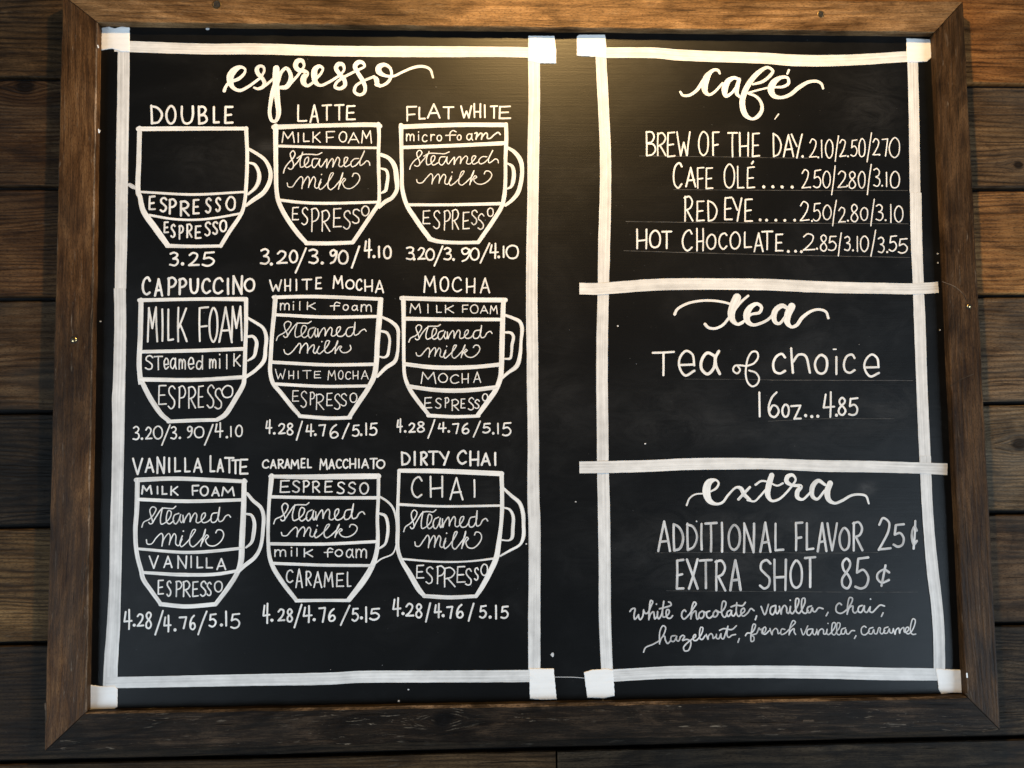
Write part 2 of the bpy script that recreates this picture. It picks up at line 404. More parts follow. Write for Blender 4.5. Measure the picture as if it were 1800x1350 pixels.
def smooth_pts(p, closed=False, step=1.1):
    p = [np.array(q, float) for q in p]
    if len(p) == 1: return p
    if len(p) == 2:
        n = max(2, int(np.linalg.norm(p[1][:2] - p[0][:2]) / 3)); return [p[0] + (p[1] - p[0]) * i / n for i in range(n + 1)]
    e = [2 * p[0] - p[1]] + p + [2 * p[-1] - p[-2]]
    if closed: e[0], e[-1] = p[-2], p[1]
    out = []
    for i in range(1, len(e) - 2):
        a, b, c, d = e[i - 1:i + 3]
        # centripetal parameters keep tight hand-drawn turns free of cusps
        t0 = 0; t1 = max(1e-3, np.linalg.norm((b - a)[:2]) ** .5); t2 = t1 + max(1e-3, np.linalg.norm((c - b)[:2]) ** .5); t3 = t2 + max(1e-3, np.linalg.norm((d - c)[:2]) ** .5)
        n = max(2, int(np.linalg.norm((c - b)[:2]) / step))
        for k in range(n):
            t = t1 + (t2 - t1) * k / n
            a1 = (t1 - t) / (t1 - t0) * a + (t - t0) / (t1 - t0) * b
            a2 = (t2 - t) / (t2 - t1) * b + (t - t1) / (t2 - t1) * c
            a3 = (t3 - t) / (t3 - t2) * c + (t - t2) / (t3 - t2) * d
            b1 = (t2 - t) / (t2 - t0) * a1 + (t - t0) / (t2 - t0) * a2
            b2 = (t3 - t) / (t3 - t1) * a2 + (t - t1) / (t3 - t1) * a3
            out.append((t2 - t) / (t2 - t1) * b1 + (t - t1) / (t2 - t1) * b2)
    out.append(p[-1]); return out
class Ink:
    def __init__(s, z0=0.00025, dz=0.000012, body=0.00012, plane=ZP): s.V, s.F, s.U, s.z, s.dz, s.body, s.pl = [], [], [], plane + z0, dz, body, plane
    ws = 1.0
    def dot(s, px, py, w, sx=1.0, sy=1.0):
        cx, cy = at(px, py, s.pl); r = w * .00105 / 2; b = len(s.V); n = 14; uo = random.random() * 9
        s.V.append(W3((cx, cy, s.z + s.body))); s.U.append((uo, 0))
        for i in range(n):
            a = 2 * math.pi * i / n; k = 1 + .12 * (random.random() - .5)
            x, y = r * k * math.cos(a) * sx, r * k * math.sin(a) * sy
            s.V.append(W3((cx + x, cy + y, s.z))); s.U.append((uo + x, y))
        for i in range(n): s.F.append((b, b + 1 + i, b + 1 + (i + 1) % n))
        s.z += s.dz
    def stroke(s, pts, closed=False, flat=False, rag=0.05):
        if len(pts) == 1: return s.dot(*pts[0])
        q = smooth_pts(pts, closed)
        P = np.array([at(a[0], a[1], s.pl) for a in q]); w = np.array([a[2] for a in q])
        sc = np.array([np.linalg.norm(np.array(at(a[0] + 1, a[1], ZP)) - np.array(at(a[0], a[1], ZP))) for a in q[::max(1, len(q) - 1)]]).mean()
        hw = w * sc / 2 * s.ws
        T = np.gradient(P, axis=0); T /= np.maximum(1e-9, np.linalg.norm(T, axis=1))[:, None]
        Nn = np.stack([-T[:, 1], T[:, 0]], 1)
        L = np.concatenate([[0], np.cumsum(np.linalg.norm(np.diff(P, axis=0), axis=1))])
        uo, ns = random.random() * 20, random.random() * 50
        rows = []
        def add(c, nrm, h, u):
            i = len(s.V)
            k1 = 1 + rag * noise.noise((u * 60, ns, 0)) + rag * .35 * noise.noise((u * 300, ns, 4))
            k2 = 1 + rag * noise.noise((u * 60, ns, 9)) + rag * .35 * noise.noise((u * 300, ns, 7))
            for v, zz in ((-h * k1, 0), (0, s.body), (h * k2, 0)):
                p = c + nrm * v; s.V.append(W3((p[0], p[1], s.z + zz))); s.U.append((uo + u, v + ns))
            rows.append(i)
        if not flat and not closed:
            for a in (0.12, .45, .75): add(P[0] - T[0] * hw[0] * math.cos(a * math.pi / 2), Nn[0], hw[0] * math.sin(a * math.pi / 2), -hw[0] * math.cos(a * math.pi / 2))
        for i in range(len(P)): add(P[i], Nn[i], hw[i], L[i])
        if not flat and not closed:
            for a in (.75, .45, .12): add(P[-1] + T[-1] * hw[-1] * math.cos(a * math.pi / 2), Nn[-1], hw[-1] * math.sin(a * math.pi / 2), L[-1] + hw[-1] * math.cos(a * math.pi / 2))
        for a, b in zip(rows, rows[1:]):
            s.F += [(a, b, b + 1, a + 1), (a + 1, b + 1, b + 2, a + 2)]
        s.z += s.dz
    def t(s, text, w=None, **kw):
        for part in text.split(';'):
            if part.strip(): s.stroke(parse(part, w), **kw)
    def build(s, name, mat, parent=root, label=None):
        # every face turned towards the viewer
        F = []
        for f in s.F:
            a, b, c = (s.V[f[0]], s.V[f[1]], s.V[f[2]])
            F.append(f if (b - a).cross(c - a).y <= 0 else tuple(reversed(f)))
        o = obj(name, s.V, F, mat, parent, s.U)
        if label: o['label'] = label
        return o

# hand-printed letters in a unit box (y down); '|' marks straight strokes
GL = {
 'A': '|0,1 .5,0;|.5,0 1,1;|.17,.68 .85,.65', 'B': '|.05,0 .1,1;.05,.03 .6,.02 .85,.2 .6,.42 .15,.49;.15,.49 .75,.53 1,.77 .7,.96 .1,1',
 'C': '.97,.17 .72,.01 .3,.1 .03,.5 .18,.88 .55,1 .97,.85', 'D': '|.05,0 .1,1;.05,.02 .6,.13 1,.5 .65,.9 .1,1',
 'E': '|.97,0 .1,.02;|.1,.02 .05,.98;|.05,.98 1,.96;|.08,.52 .82,.49', 'F': '|1,0 .08,.03;|.08,.03 .1,1;|.08,.58 .85,.54',
 'H': '|.06,0 .08,1;|.95,0 .93,1;|.07,.6 .94,.56', 'I': '|.45,0 .55,1', 'K': '|.1,0 .08,1;|.95,.03 .1,.6;|.3,.48 1,1',
 'L': '|.1,0 .1,.97;|.1,.97 1,.95', 'M': '|0,1 .12,0;|.12,0 .48,.62;|.48,.62 .86,0;|.86,0 1,1', 'N': '|.04,1 .05,0;|.05,0 .92,1;|.92,1 .98,0',
 'O': '@.5,0 .14,.2 .02,.55 .2,.9 .5,1 .82,.88 .98,.5 .85,.14 .5,0', 'P': '|.12,.02 .08,1;.02,.06 .6,0 1,.22 .72,.48 .12,.56',
 'R': '|.1,.02 .08,1;.02,.06 .6,0 .97,.22 .72,.46 .15,.56;|.32,.55 1,1', 'S': '.97,.14 .65,0 .2,.1 .13,.3 .5,.48 .9,.68 .8,.92 .4,1 .03,.9',
 'T': '|0,.02 1,0;|.5,.02 .5,1', 'U': '.03,0 .05,.6 .2,.93 .5,1 .8,.9 .95,.5 .97,0', 'V': '|0,0 .5,1;|.5,1 1,0',
 'W': '|0,0 .28,1;|.28,1 .53,.45;|.53,.45 .76,1;|.76,1 1,0', 'X': '|0,0 1,1;|1,0 .2,1', 'Y': '|0,0 .52,.52;|1,0 .5,1',
 '1': '|.45,0 .55,1', '2': '.06,.2 .4,0 .85,.12 .8,.4 .4,.76 .04,.98;|.04,.98 1,.95',
 '3': '.08,.1 .5,0 .88,.16 .75,.38 .4,.47;.4,.47 .85,.56 .95,.78 .6,.98 .03,.92', '4': '|.2,.1 .02,.62;|.02,.62 1,.58;|.68,0 .64,1',
 '5': '|.97,0 .22,.04;|.22,.04 .12,.46;.12,.46 .6,.38 .97,.62 .8,.9 .4,1 .02,.92', '6': '.78,.0 .35,.2 .06,.62 .2,.95 .6,1 .95,.8 .75,.55 .4,.55 .12,.78',
 '7': '|0,.04 .98,0;|.98,0 .6,1', '8': '@.85,.12 .5,0 .15,.15 .25,.36 .7,.55 .95,.78 .6,1 .15,.92 .08,.7 .45,.48 .85,.27 .85,.12',
 '9': '.92,.15 .55,0 .12,.18 .28,.45 .72,.4 .95,.1 .92,.5 .6,.88 .15,1', '/': '|1,0 0,1', '.': '*', ',': '|.8,0 .1,1',
 'c': '', 'm': '|.05,.05 .04,1;.05,.45 .25,.06 .46,.18 .5,.95;.5,.45 .72,.05 .93,.2 .97,1', 'i': '|.5,.36 .5,1;*.5,.04',
 'r': '|.1,.05 .1,1;.1,.45 .45,.08 .97,.12', 'f': '.97,.14 .65,0 .42,.18 .4,1;|0,.5 .92,.45', 'a': '.86,.2 .5,.02 .1,.3 .1,.8 .42,1 .82,.55;.88,.02 .86,.75 1,1',
 'l': '|.5,0 .5,1', 'k': '|.1,0 .08,1;|.97,.12 .12,.62;|.3,.54 1,1', 't': '|0,.02 1,0;|.5,.02 .5,1',
 'e': '.1,.58 .95,.56;.95,.56 .85,.15 .5,0 .12,.25 .06,.65 .4,1 .97,.82', 'd': '.8,.5 .4,.4 .08,.62 .15,.95 .5,1 .82,.68;|.86,0 .86,1',
 'h': '|.03,0 .12,1;.12,.55 .4,.27 .72,.33 .97,1', 'z': '|.05,.03 .95,0;|.95,0 .35,.97;|.35,.97 1,.95',
 'q': '.97,.34 .6,.2 .15,.4 .1,.64 .45,.84 .97,.72;|.72,0 .42,1'}
GL['0'] = GL['O']; GL['c'] = GL['C']; GL['o'] = GL['O']; GL['s'] = GL['S']
def write(ink, tile, w, text):
    ox, oy, sc = TILES[tile]; y0 = y1 = 0; w *= .78
    for tok in text.split(';'):
        v = tok.split()
        if not v: continue
        x0, x1 = float(v[1]), float(v[2])
        if len(v) > 3: y0, y1 = float(v[3]), float(v[4])
        g = GL[v[0]]; h = w / 2
        if g == '*':
            ink.dot(ox + (x0 + x1) / 2 / sc, oy + (y0 + y1) / 2 / sc, 1.65 * w / sc); continue
        a0, a1 = (x0 + h, x1 - h) if x1 - x0 > w * 1.15 else ((x0 + x1) / 2 - .2, (x0 + x1) / 2 + .2)
        b0, b1 = y0 + h, y1 - h
        for st in g.split(';'):
            kind = st[0] if st[0] in '|@*' else ''
            pts = []
            for k, pr in enumerate(st.lstrip('|@*').split()):
                a, b = (float(q) for q in pr.split(','))
                j = .022 if not kind == '|' else .012
                a += random.uniform(-j, j); b += random.uniform(-j, j)
                pts.append((ox + (a0 + (a1 - a0) * a) / sc, oy + (b0 + (b1 - b0) * b) / sc, w / sc * random.uniform(.93, 1.07)))
            if kind == '@': pts[-1] = pts[0]
            if kind == '*': ink.dot(pts[0][0], pts[0][1], 1.15 * w / sc)
            elif kind == '|' and len(pts) == 2:
                d = random.uniform(-.012, .012); p, q = pts
                mid = ((p[0] + q[0]) / 2 + d * (q[1] - p[1]), (p[1] + q[1]) / 2 - d * (q[0] - p[0]), (p[2] + q[2]) / 2)
                ink.stroke([p, mid, q])
            else: ink.stroke(pts, closed=(kind == '@'))

# ---- painted borders: (tile, x, top, bottom) along a bar, (tile, y, left, right) down an upright
def bar(rows, label, lift):
    ink = Ink(0.0002 + lift, 0, 0.0001)
    pts = []
    for t, x, a, b in rows:
        ox, oy, sc = TILES[t]; pts.append((ox + x / sc, oy + (a + b) / 2 / sc, (b - a) / sc))
    ink.stroke(pts, flat=True, rag=.03); ink.build('painted_border', M_BORDER, root, label)
def upright(rows, label, lift):
    ink = Ink(0.0002 + lift, 0, 0.0001)
    pts = []
    for t, y, a, b in rows:
        ox, oy, sc = TILES[t]; pts.append((ox + (a + b) / 2 / sc, oy + y / sc, (b - a) / sc))
    ink.stroke(pts, flat=True, rag=.03); ink.build('painted_border', M_BORDER, root, label)
upright([('00',250,825,905),('00',350,822,905),('00',680,818,903),('00',1000,812,897),('00',1350,808,892),('01',330,806,888),('01',668,802,880)], 'upper white border stripe beside the left rail', 0)
upright([('01',662,795,880),('01',900,799,882),('01',1100,795,880),('01',1350,788,875),('02',100,783,874),('02',330,785,870),('02',700,779,862),('02',1000,770,855),('02',1350,765,848),('03',100,761,845),('03',380,745,838),('03',600,728,825),('03',790,718,818)], 'lower white border stripe beside the left rail', .0003)
bar([('00',800,285,362),('00',905,287,366),('00',1450,305,382),('00',1787,303,382),('10',560,320,396),('10',1200,322,402),('10',1787,327,402),('20',160,330,408)], 'white stripe above the espresso menu', .0005)
bar([('03',740,716,793),('03',1200,707,785),('03',1787,694,775),('13',400,686,770),('13',560,682,765),('13',720,672,755),('13',1200,670,752),('13',1787,666,750),('23',150,664,748)], 'white stripe below the espresso menu', .0005)
upright([('20',300,112,196),('20',430,112,195),('20',700,115,196),('20',1000,108,192),('20',1350,107,186),('21',400,100,180),('21',700,98,178),('21',1000,100,181),('21',1100,103,183),('21',1350,104,183),('22',400,110,188),('22',800,107,190),('22',1000,115,198),('22',1350,117,198),('23',300,114,197),('23',700,115,197)], 'white upright stripe at the right of the espresso menu', 0)
upright([('20',300,580,656),('20',390,582,658),('20',600,592,670),('20',850,605,682),('20',1100,613,692),('20',1350,612,692),('21',350,602,685),('21',700,597,676),('21',1000,590,670),('21',1350,588,668),('22',300,592,672),('22',600,594,674),('22',900,600,683),('22',1350,607,688),('23',300,607,690),('23',600,620,700),('23',850,635,715)], 'white upright stripe at the left of the cafe, tea and extra lists', 0)
bar([('20',590,331,405),('20',650,332,406),('20',990,333,408),('20',1150,345,423),('20',1400,357,434),('20',1787,370,448),('30',150,380,462),('30',400,385,465),('30',650,378,455),('30',970,358,434),('30',1110,352,430)], 'white stripe above the cafe list', .0005)
bar([('23',660,665,747),('23',705,663,745),('23',900,652,733),('23',1100,640,724),('23',1500,637,720),('23',1787,636,720),('33',400,640,725),('33',800,650,735),('33',1200,655,738)], 'white stripe below the extra list', .0005)
upright([('30',330,968,1046),('30',430,972,1047),('30',700,980,1053),('30',1000,985,1058),('30',1345,989,1063)], 'upper white stripe beside the right rail', 0)
upright([('30',1345,990,1070),('31',300,995,1075),('31',600,1008,1085),('31',900,1018,1098),('31',1350,1035,1112),('32',300,1045,1124),('32',575,1058,1136)], 'middle white stripe beside the right rail', .0003)
upright([('32',520,1056,1136),('32',570,1058,1137),('32',800,1068,1145),('32',1100,1088,1165),('32',1350,1110,1192),('33',200,1135,1215),('33',400,1150,1230),('33',700,1157,1235)], 'lower white stripe beside the right rail', .0006)
bar([('21',470,625,705),('21',600,627,707),('21',700,620,700),('21',900,603,685),('21',1100,594,675),('21',1500,594,673),('21',1787,598,678),('31',400,615,695),('31',800,625,702),('31',1010,628,705),('31',1187,618,695)], 'white stripe between the cafe list and the tea heading', .0008)
bar([('22',470,562,642),('22',680,558,640),('22',1000,550,630),('22',1200,540,620),('22',1500,536,616),('22',1787,540,615),('32',400,552,632),('32',700,556,636),('32',1060,568,645),('32',1250,574,655)], 'white stripe between the tea list and the extra heading', .0009)

def patch(tile, pts, label, seed):
    """thick dab of paint squaring off a border corner"""
    ox, oy, sc = TILES[tile]
    P = [np.array(at(ox + x / sc, oy + y / sc, ZP)) for x, y in pts]
    edge = []
    for i, p in enumerate(P):
        q = P[(i + 1) % len(P)]; n = max(2, int(np.linalg.norm(q - p) / .0012)); e = (q - p); nn = np.array([-e[1], e[0]]) / np.linalg.norm(e)
        for k in range(n):
            c = p + e * k / n; edge.append(c + nn * .0007 * noise.noise((c[0] * 260, c[1] * 260, seed)))
    c = sum(edge) / len(edge); n = len(edge); V = [W3((c[0], c[1], ZP + .0013))]; U = [(c[0], c[1] + seed)]; F = []
    for k, (s, z) in enumerate(((.25, .0013), (.5, .0013), (.75, .0013), (.93, .0013), (.985, .0012), (1.0, .0009), (1.0, .0001))):
        for p in edge:
            q = c + (p - c) * s; zz = z + (.0003 * noise.noise((q[0] * 90, q[1] * 160, seed)) if s < .97 else 0)
            V.append(W3((q[0], q[1], ZP + zz))); U.append((q[0], q[1] + seed))
    for i in range(n): F.append((0, 1 + i, 1 + (i + 1) % n))
    for k in range(6):
        for i in range(n): F.append((1 + k * n + i, 1 + (k + 1) * n + i, 1 + (k + 1) * n + (i + 1) % n, 1 + k * n + (i + 1) % n))
    bm_v = V
    o = obj('corner_patch', bm_v, F, M_PATCH, root, U)
    bm = bmesh.new(); bm.from_mesh(o.data); bmesh.ops.recalc_face_normals(bm, faces=bm.faces)
    if sum(f.normal.y * f.calc_area() for f in bm.faces) > 0: bmesh.ops.reverse_faces(bm, faces=bm.faces)
    bm.to_mesh(o.data); bm.free(); o['label'] = label
patch('00', [(710,195),(762,187),(800,200),(850,188),(905,192),(907,360),(850,362),(780,340),(708,352)], 'white corner patch at the top left of the board', 1)
patch('20', [(115,250),(295,252),(308,350),(308,443),(200,443),(112,425)], 'white corner patch at the top right of the espresso menu', 2)
patch('20', [(452,258),(470,243),(650,243),(658,330),(655,402),(590,398),(452,390)], 'white corner patch at the top left of the cafe list', 3)
patch('30', [(965,268),(1045,272),(1130,275),(1140,300),(1142,400),(1110,430),(1045,434),(968,434)], 'white corner patch in the top right corner of the board', 4)
patch('03', [(625,768),(715,780),(800,775),(822,800),(820,920),(800,938),(710,942),(625,950)], 'white corner patch at the bottom left of the board', 5)
patch('23', [(120,655),(292,655),(300,760),(312,870),(200,872),(125,866)], 'white corner patch at the bottom right of the espresso menu', 6)
patch('23', [(502,682),(560,663),(660,657),(705,665),(716,845),(640,862),(525,858),(512,760)], 'white corner patch at the bottom left of the extra list', 7)
patch('33', [(1170,655),(1230,660),(1345,665),(1350,790),(1362,825),(1290,822),(1210,835),(1190,800),(1185,738)], 'white corner patch at the bottom right of the board', 8)

# ---- headings
def heading(text, label):
    ink = Ink(0.0004); ink.t(text); ink.build('menu_heading', M_INK, root, label)
heading('''G:85,420,35 105,370,32 145,330,34 240,290,36 300,230,28 305,190,24 260,168,36 200,195,64 152,260,74 150,330,62 185,390,40 250,415,35 330,380,32 470,280,28;
G:400,385,22 440,398,30 495,375,40 510,335,42 485,285,40 440,235,46 430,190,46 455,160,34 495,165,30 508,205,26 470,280,28;
G:460,398,28 520,362,28 610,285,28;
G:635,182,68 630,280,70 635,400,66 650,550,56 658,660,50 630,735,36 590,735,34 565,660,38 575,540,40 600,420,50 620,360,50;
G:650,330,40 690,220,36 740,180,36 780,230,42 785,310,50 740,378,50 680,385,40;
G:745,378,40 850,270,28 910,190,26;
G:905,200,26 928,150,28 905,100,44 860,105,52 838,150,52 862,195,50 930,212,44 955,235,50 925,280,62 922,330,58 960,366,34 1010,340,30 1055,290,28;
G:1050,295,30 1105,235,28 1125,185,26 1090,160,38 1045,190,58 1035,260,64 1050,330,50 1100,362,32 1180,332,30 1300,260,28;
G:1300,260,28 1350,195,26 1335,142,40 1290,138,48 1265,180,46 1300,240,45 1350,300,46 1358,360,42 1310,395,36 1255,380,34 1268,335,30 1340,280,30 1470,210,28;
G:1470,210,28 1565,160,26 1545,122,36 1500,118,48 1465,160,48 1495,230,42 1545,310,46 1572,390,38 1560,440,34 1510,462,32 1460,430,34 1472,370,30 1540,322,28 1665,268,28;
G:1665,270,30 1690,300,52 1700,345,46 1730,370,32;
10:840,590,28 868,600,20 920,575,22 946,520,20 935,475,20 895,452,28 858,470,40 858,500,40 900,528,24 960,532,18 1020,505,18 1100,472,20 1170,465,20 1215,485,18 1236,542,14''',
        'large white brush script heading espresso')
heading('''H:95,370,25 120,405,26 190,405,30 270,350,34 335,255,40 400,175,44 455,137,32 495,145,30 510,175,24;
H:425,150,30 380,205,66 350,300,72 362,375,50 400,400,30 450,375,28 540,280,26;
H:712,240,34 665,222,36 600,255,56 562,350,66 575,412,40 620,395,30 690,310,28 712,245,30;
H:716,238,36 692,330,46 692,390,40 718,422,26;
H:860,290,22 960,262,32 1045,195,34 1070,150,32 1015,112,32 920,165,48 830,265,56 770,380,58 748,500,60 780,610,54 850,655,30 910,630,40 955,560,38 945,480,34 895,420,30 810,385,24;
H:815,378,20 900,355,20 1020,325,20;
H:1090,322,22 1180,315,30 1235,280,32 1225,222,30 1160,217,38 1080,270,64 1050,350,70 1080,410,52 1150,430,34 1250,400,38 1350,320,42 1450,265,34 1540,260,30 1585,290,28 1600,335,22;
H:1240,140,24 1222,180,20;H:1130,605,14 1090,658,9''', 'large white brush script heading cafe with an accent')
heading('''I:95,255,30 120,205,28 220,145,26 350,115,26 480,110,26 600,125,24 690,148,24;
I:415,360,32 450,395,30 520,405,28 600,370,28 680,275,28 790,130,28 870,60,24;
I:752,78,86 712,170,84 692,260,76 712,325,56 765,362,28 810,345,28;
I:765,362,28 830,325,28 900,258,26 990,235,32 1010,180,32 965,145,34 895,180,56 855,260,74 865,330,58 920,367,34 1000,350,30 1080,310,28 1130,260,28;
I:1290,195,34 1230,165,48 1165,205,56 1140,280,58 1160,342,40 1200,352,30 1262,280,28;
I:1330,172,76 1288,260,74 1282,340,60 1325,388,32 1380,370,36 1440,290,36 1540,220,28 1620,205,26 1690,230,28 1715,295,26''', 'large white brush script heading tea')
heading('''J:85,290,16 110,230,14 160,195,13 230,188,12;
J:295,170,14 345,140,20 366,95,18 340,68,20 280,90,56 258,170,68 285,250,50 345,280,24 400,265,22 450,200,20 520,135,20 560,142,34 590,195,36 640,243,26;
J:640,132,22 540,238,24;J:620,245,20 680,255,16 730,210,18 785,145,18;
J:832,28,46 805,120,50 797,200,46 830,250,24 890,240,20 960,180,20 1010,120,20;
J:690,110,20 740,78,18 800,85,16 880,118,16 930,97,18;
J:1005,125,20 1042,65,18 1015,25,26 972,38,38 962,80,40 1005,112,26 1088,125,32 1058,170,40 1058,220,36 1100,240,22 1150,200,20 1195,150,20;
J:1300,110,24 1240,75,34 1190,130,44 1190,210,36 1230,237,24 1295,165,22;
J:1345,98,50 1320,170,52 1332,240,42 1385,272,24 1450,250,24 1530,205,22 1600,195,20 1660,210,20 1685,275,16''', 'large white brush script heading extra')

# ---- mugs
STEAM_A = '''590,505 602,455 640,400 695,345 716,300 692,272 664,305 672,352 694,405 690,448 660,465 640,452;690,440 740,385 790,300;790,285 765,390 772,448 805,435 850,380 845,342 820,352 812,410 832,450 890,420;
735,348 790,312 880,312 950,310 995,288;955,352 905,362 892,425 915,452 955,405 975,352 968,415 985,440 1015,400 1045,358;1050,360 1045,452 1065,400 1105,350 1118,372 1108,440 1130,390 1165,340 1182,362 1175,428 1200,440 1255,385 1268,345 1240,342 1226,390 1242,438 1300,415;
1382,352 1335,355 1302,402 1312,440 1350,428 1400,370 1440,275;1440,275 1398,388 1402,425 1432,410 1470,380 1495,395 1500,425'''
STEAM_C = '''515,470 535,425 600,390 650,335 665,290 632,270 602,300 608,350 628,398 630,430 602,440 590,425;628,432 672,360 735,292 800,288 850,288 880,268;735,285 712,395 724,438 765,425 822,372 830,325 802,312 782,350 782,418 806,440 855,410;
912,335 865,358 850,415 874,440 910,400 930,342 920,400 936,430 955,395;952,352 960,430 975,390 1020,335 1032,360 1030,420 1045,380 1085,330 1100,350 1096,418 1120,425 1188,362 1190,330 1162,340 1148,390 1170,425 1215,420 1255,385;
1320,330 1272,340 1250,390 1262,425 1300,420 1335,360 1345,280;1345,280 1330,370 1342,415 1375,408 1410,365 1445,350 1465,372'''
MILK_A = '''630,610 640,648 680,650 730,590 775,542 792,562 786,668;790,640 805,600 850,542 866,570 856,658;858,640 880,592 908,545 926,570 920,650 945,668 985,600;985,572 962,640 975,680 1012,655 1090,560 1114,505 1092,508 1066,580 1062,655 1088,680 1132,648;
1132,648 1200,560 1216,502 1196,555 1170,675;1178,645 1228,562 1245,578 1215,612 1242,660 1300,668 1368,620 1395,555 1372,512 1332,510 1316,540;*995,523'''
MILK_C = '''595,570 606,605 640,620 680,595 730,530 756,500 770,520 760,605;765,580 780,550 830,500 845,520 843,605;846,585 862,556 905,515 915,540 905,590 925,606 962,545;965,535 946,590 965,610 1000,590 1058,520 1074,478 1046,476 1026,530 1032,592 1060,605 1100,580;
1100,580 1155,505 1160,472 1142,530 1135,608;1142,578 1190,530 1205,540 1185,560 1210,595 1260,595 1300,560 1295,520;*995,483'''
BOX = {'SA': (590, 1500, 270, 505), 'SC': (515, 1465, 267, 472), 'MA': (630, 1395, 500, 682), 'MC': (595, 1302, 470, 622)}
def script(ink, src, box, tile, x0, x1, y0, y1, w):
    ox, oy, sc = TILES[tile]; bx0, bx1, by0, by1 = BOX[box]; sd = random.random() * 30; w *= .77
    for st in src.replace('\n', '').split(';'):
        dot = st.startswith('*'); pts = []
        for pr in st.lstrip('*').split():
            a, b = (float(q) for q in pr.split(','))
            u = (a - bx0) / (bx1 - bx0); v = (b - by0) / (by1 - by0)
            u += .007 * noise.noise((u * 9, v * 3, sd)); v += .035 * noise.noise((u * 8, v * 3, sd + 9))
            pts.append((ox + (x0 + (x1 - x0) * u) / sc, oy + (y0 + (y1 - y0) * v) / sc, w / sc * random.uniform(.9, 1.08)))
        if dot: ink.dot(pts[0][0], pts[0][1], w / sc * 1.2)
        else: ink.stroke(pts)
def mug(outline, label, layers):
    ink = Ink(0.0003); ink.ws = .92; ink.t(outline); o = ink.build('mug_drawing', M_INK, root, label)
    for lab, fn in layers:
        for w, f in (fn if isinstance(fn, list) else [(lab, fn)]):
            k = Ink(0.0003); f(k); k.build('layer_label', M_THIN, o, w)
def wr(tile, w, text): return lambda k: write(k, tile, w, text)
def sm(a, b): return [('script lettering Steamed', lambda k: script(k, *a)), ('script lettering milk', lambda k: script(k, *b))]

mug('''00:965,900,34 1300,898,34 1722,898,28;00:975,895,36 970,1100,36 966,1350,38 01:976,20,36 1000,120,40 1090,250,46 1170,362,40;01:1165,366,30 1350,370,26 1545,367,24;
00:1718,895,30 1726,1100,28 1716,1340,28 01:1712,30,26 1690,130,28 1600,270,30 1540,368,28;A:215,248,32 290,290,36 390,362,38 448,470,45 450,575,48 385,705,52 265,795,46 195,850,30;A:225,396,22 285,415,34 328,490,42 332,575,48 298,655,40 220,728,28;
01:985,-10,18 1350,8,20 1705,-10,18;01:1045,152,20 1200,178,18 1350,185,18 1500,172,18 1680,140,18''',
    'mug drawing under DOUBLE, with an empty top and two espresso layers',
    [('lettering ESPRESSO in the upper layer', wr('01', 18, 'E 1035 1088 15 120;S 1112 1170 25 132;P 1175 1235 35 148;R 1252 1325 48 162;E 1342 1395 38 150;S 1430 1480 28 140;S 1500 1545 25 130;O 1572 1650 18 125')),
     ('lettering ESPRESSO in the bottom layer', wr('01', 16, 'E 1140 1180 195 280;S 1188 1228 212 312;P 1245 1285 218 325;R 1298 1345 210 312;E 1358 1408 222 320;S 1425 1475 195 300;S 1480 1525 192 290;O 1530 1588 182 272'))])
mug('''10:125,888,38 500,876,32 850,874,36 866,880,34;A:508,10,60 508,200,56 510,400,52 518,700,48 540,810,50 620,970,52 740,1140,52 835,1245,46;A:830,1245,48 1070,1247,46 1320,1238,44;
A:1590,-10,50 1598,100,40 1592,300,40 1595,500,40 1600,700,38 1592,830,44 1540,912,46 1440,1060,46 1320,1238,44;A:530,220,32 1050,235,30 1580,240,28;A:540,790,34 800,818,34 1050,825,34 1570,812,30;
A:1620,312,42 1700,348,44 1760,430,54 1782,560,56 1785,680,46 1735,765,44 1660,810,46 1600,865,38;A:1620,457,22 1672,475,32 1690,530,36 1678,640,40 1665,690,38 1625,715,22''',
    'mug drawing under LATTE, layered milk foam, steamed milk, espresso',
    [('lettering MILK FOAM', wr('A', 16, 'M 570 710 65 188;I 735 757 75 188;L 792 868 80 182;K 888 985 68 188;F 1030 1135 62 185;O 1170 1265 65 185;A 1268 1390 75 195;M 1408 1525 55 195')),
     ('script Steamed milk', sm((STEAM_A, 'SA', 'A', 590, 1500, 270, 505, 15), (MILK_A, 'MA', 'A', 630, 1395, 500, 682, 14))),
     ('lettering ESPRESSO', wr('A', 17, 'E 675 755 862 1008;S 775 855 860 1055;P 875 970 875 1130;R 985 1085 895 1128;E 1108 1205 872 1085;S 1215 1305 895 1105;S 1310 1398 880 1045;O 1405 1500 845 962'))])
def micro(k):
    write(k, 'B', 15, 'm 438 535 85 172;i 565 585 65 165;c 608 670 95 180;r 695 750 90 170;o 762 825 100 172;f 855 982 52 168;o 975 1030 98 165;a 1075 1150 85 165')
    k.t('B:1168,88 1190,80 1180,150;B:1185,130 1230,85 1245,95 1238,150;B:1240,130 1285,82 1300,95 1300,140 1330,140 1375,100 1415,78 1436,100', 15)
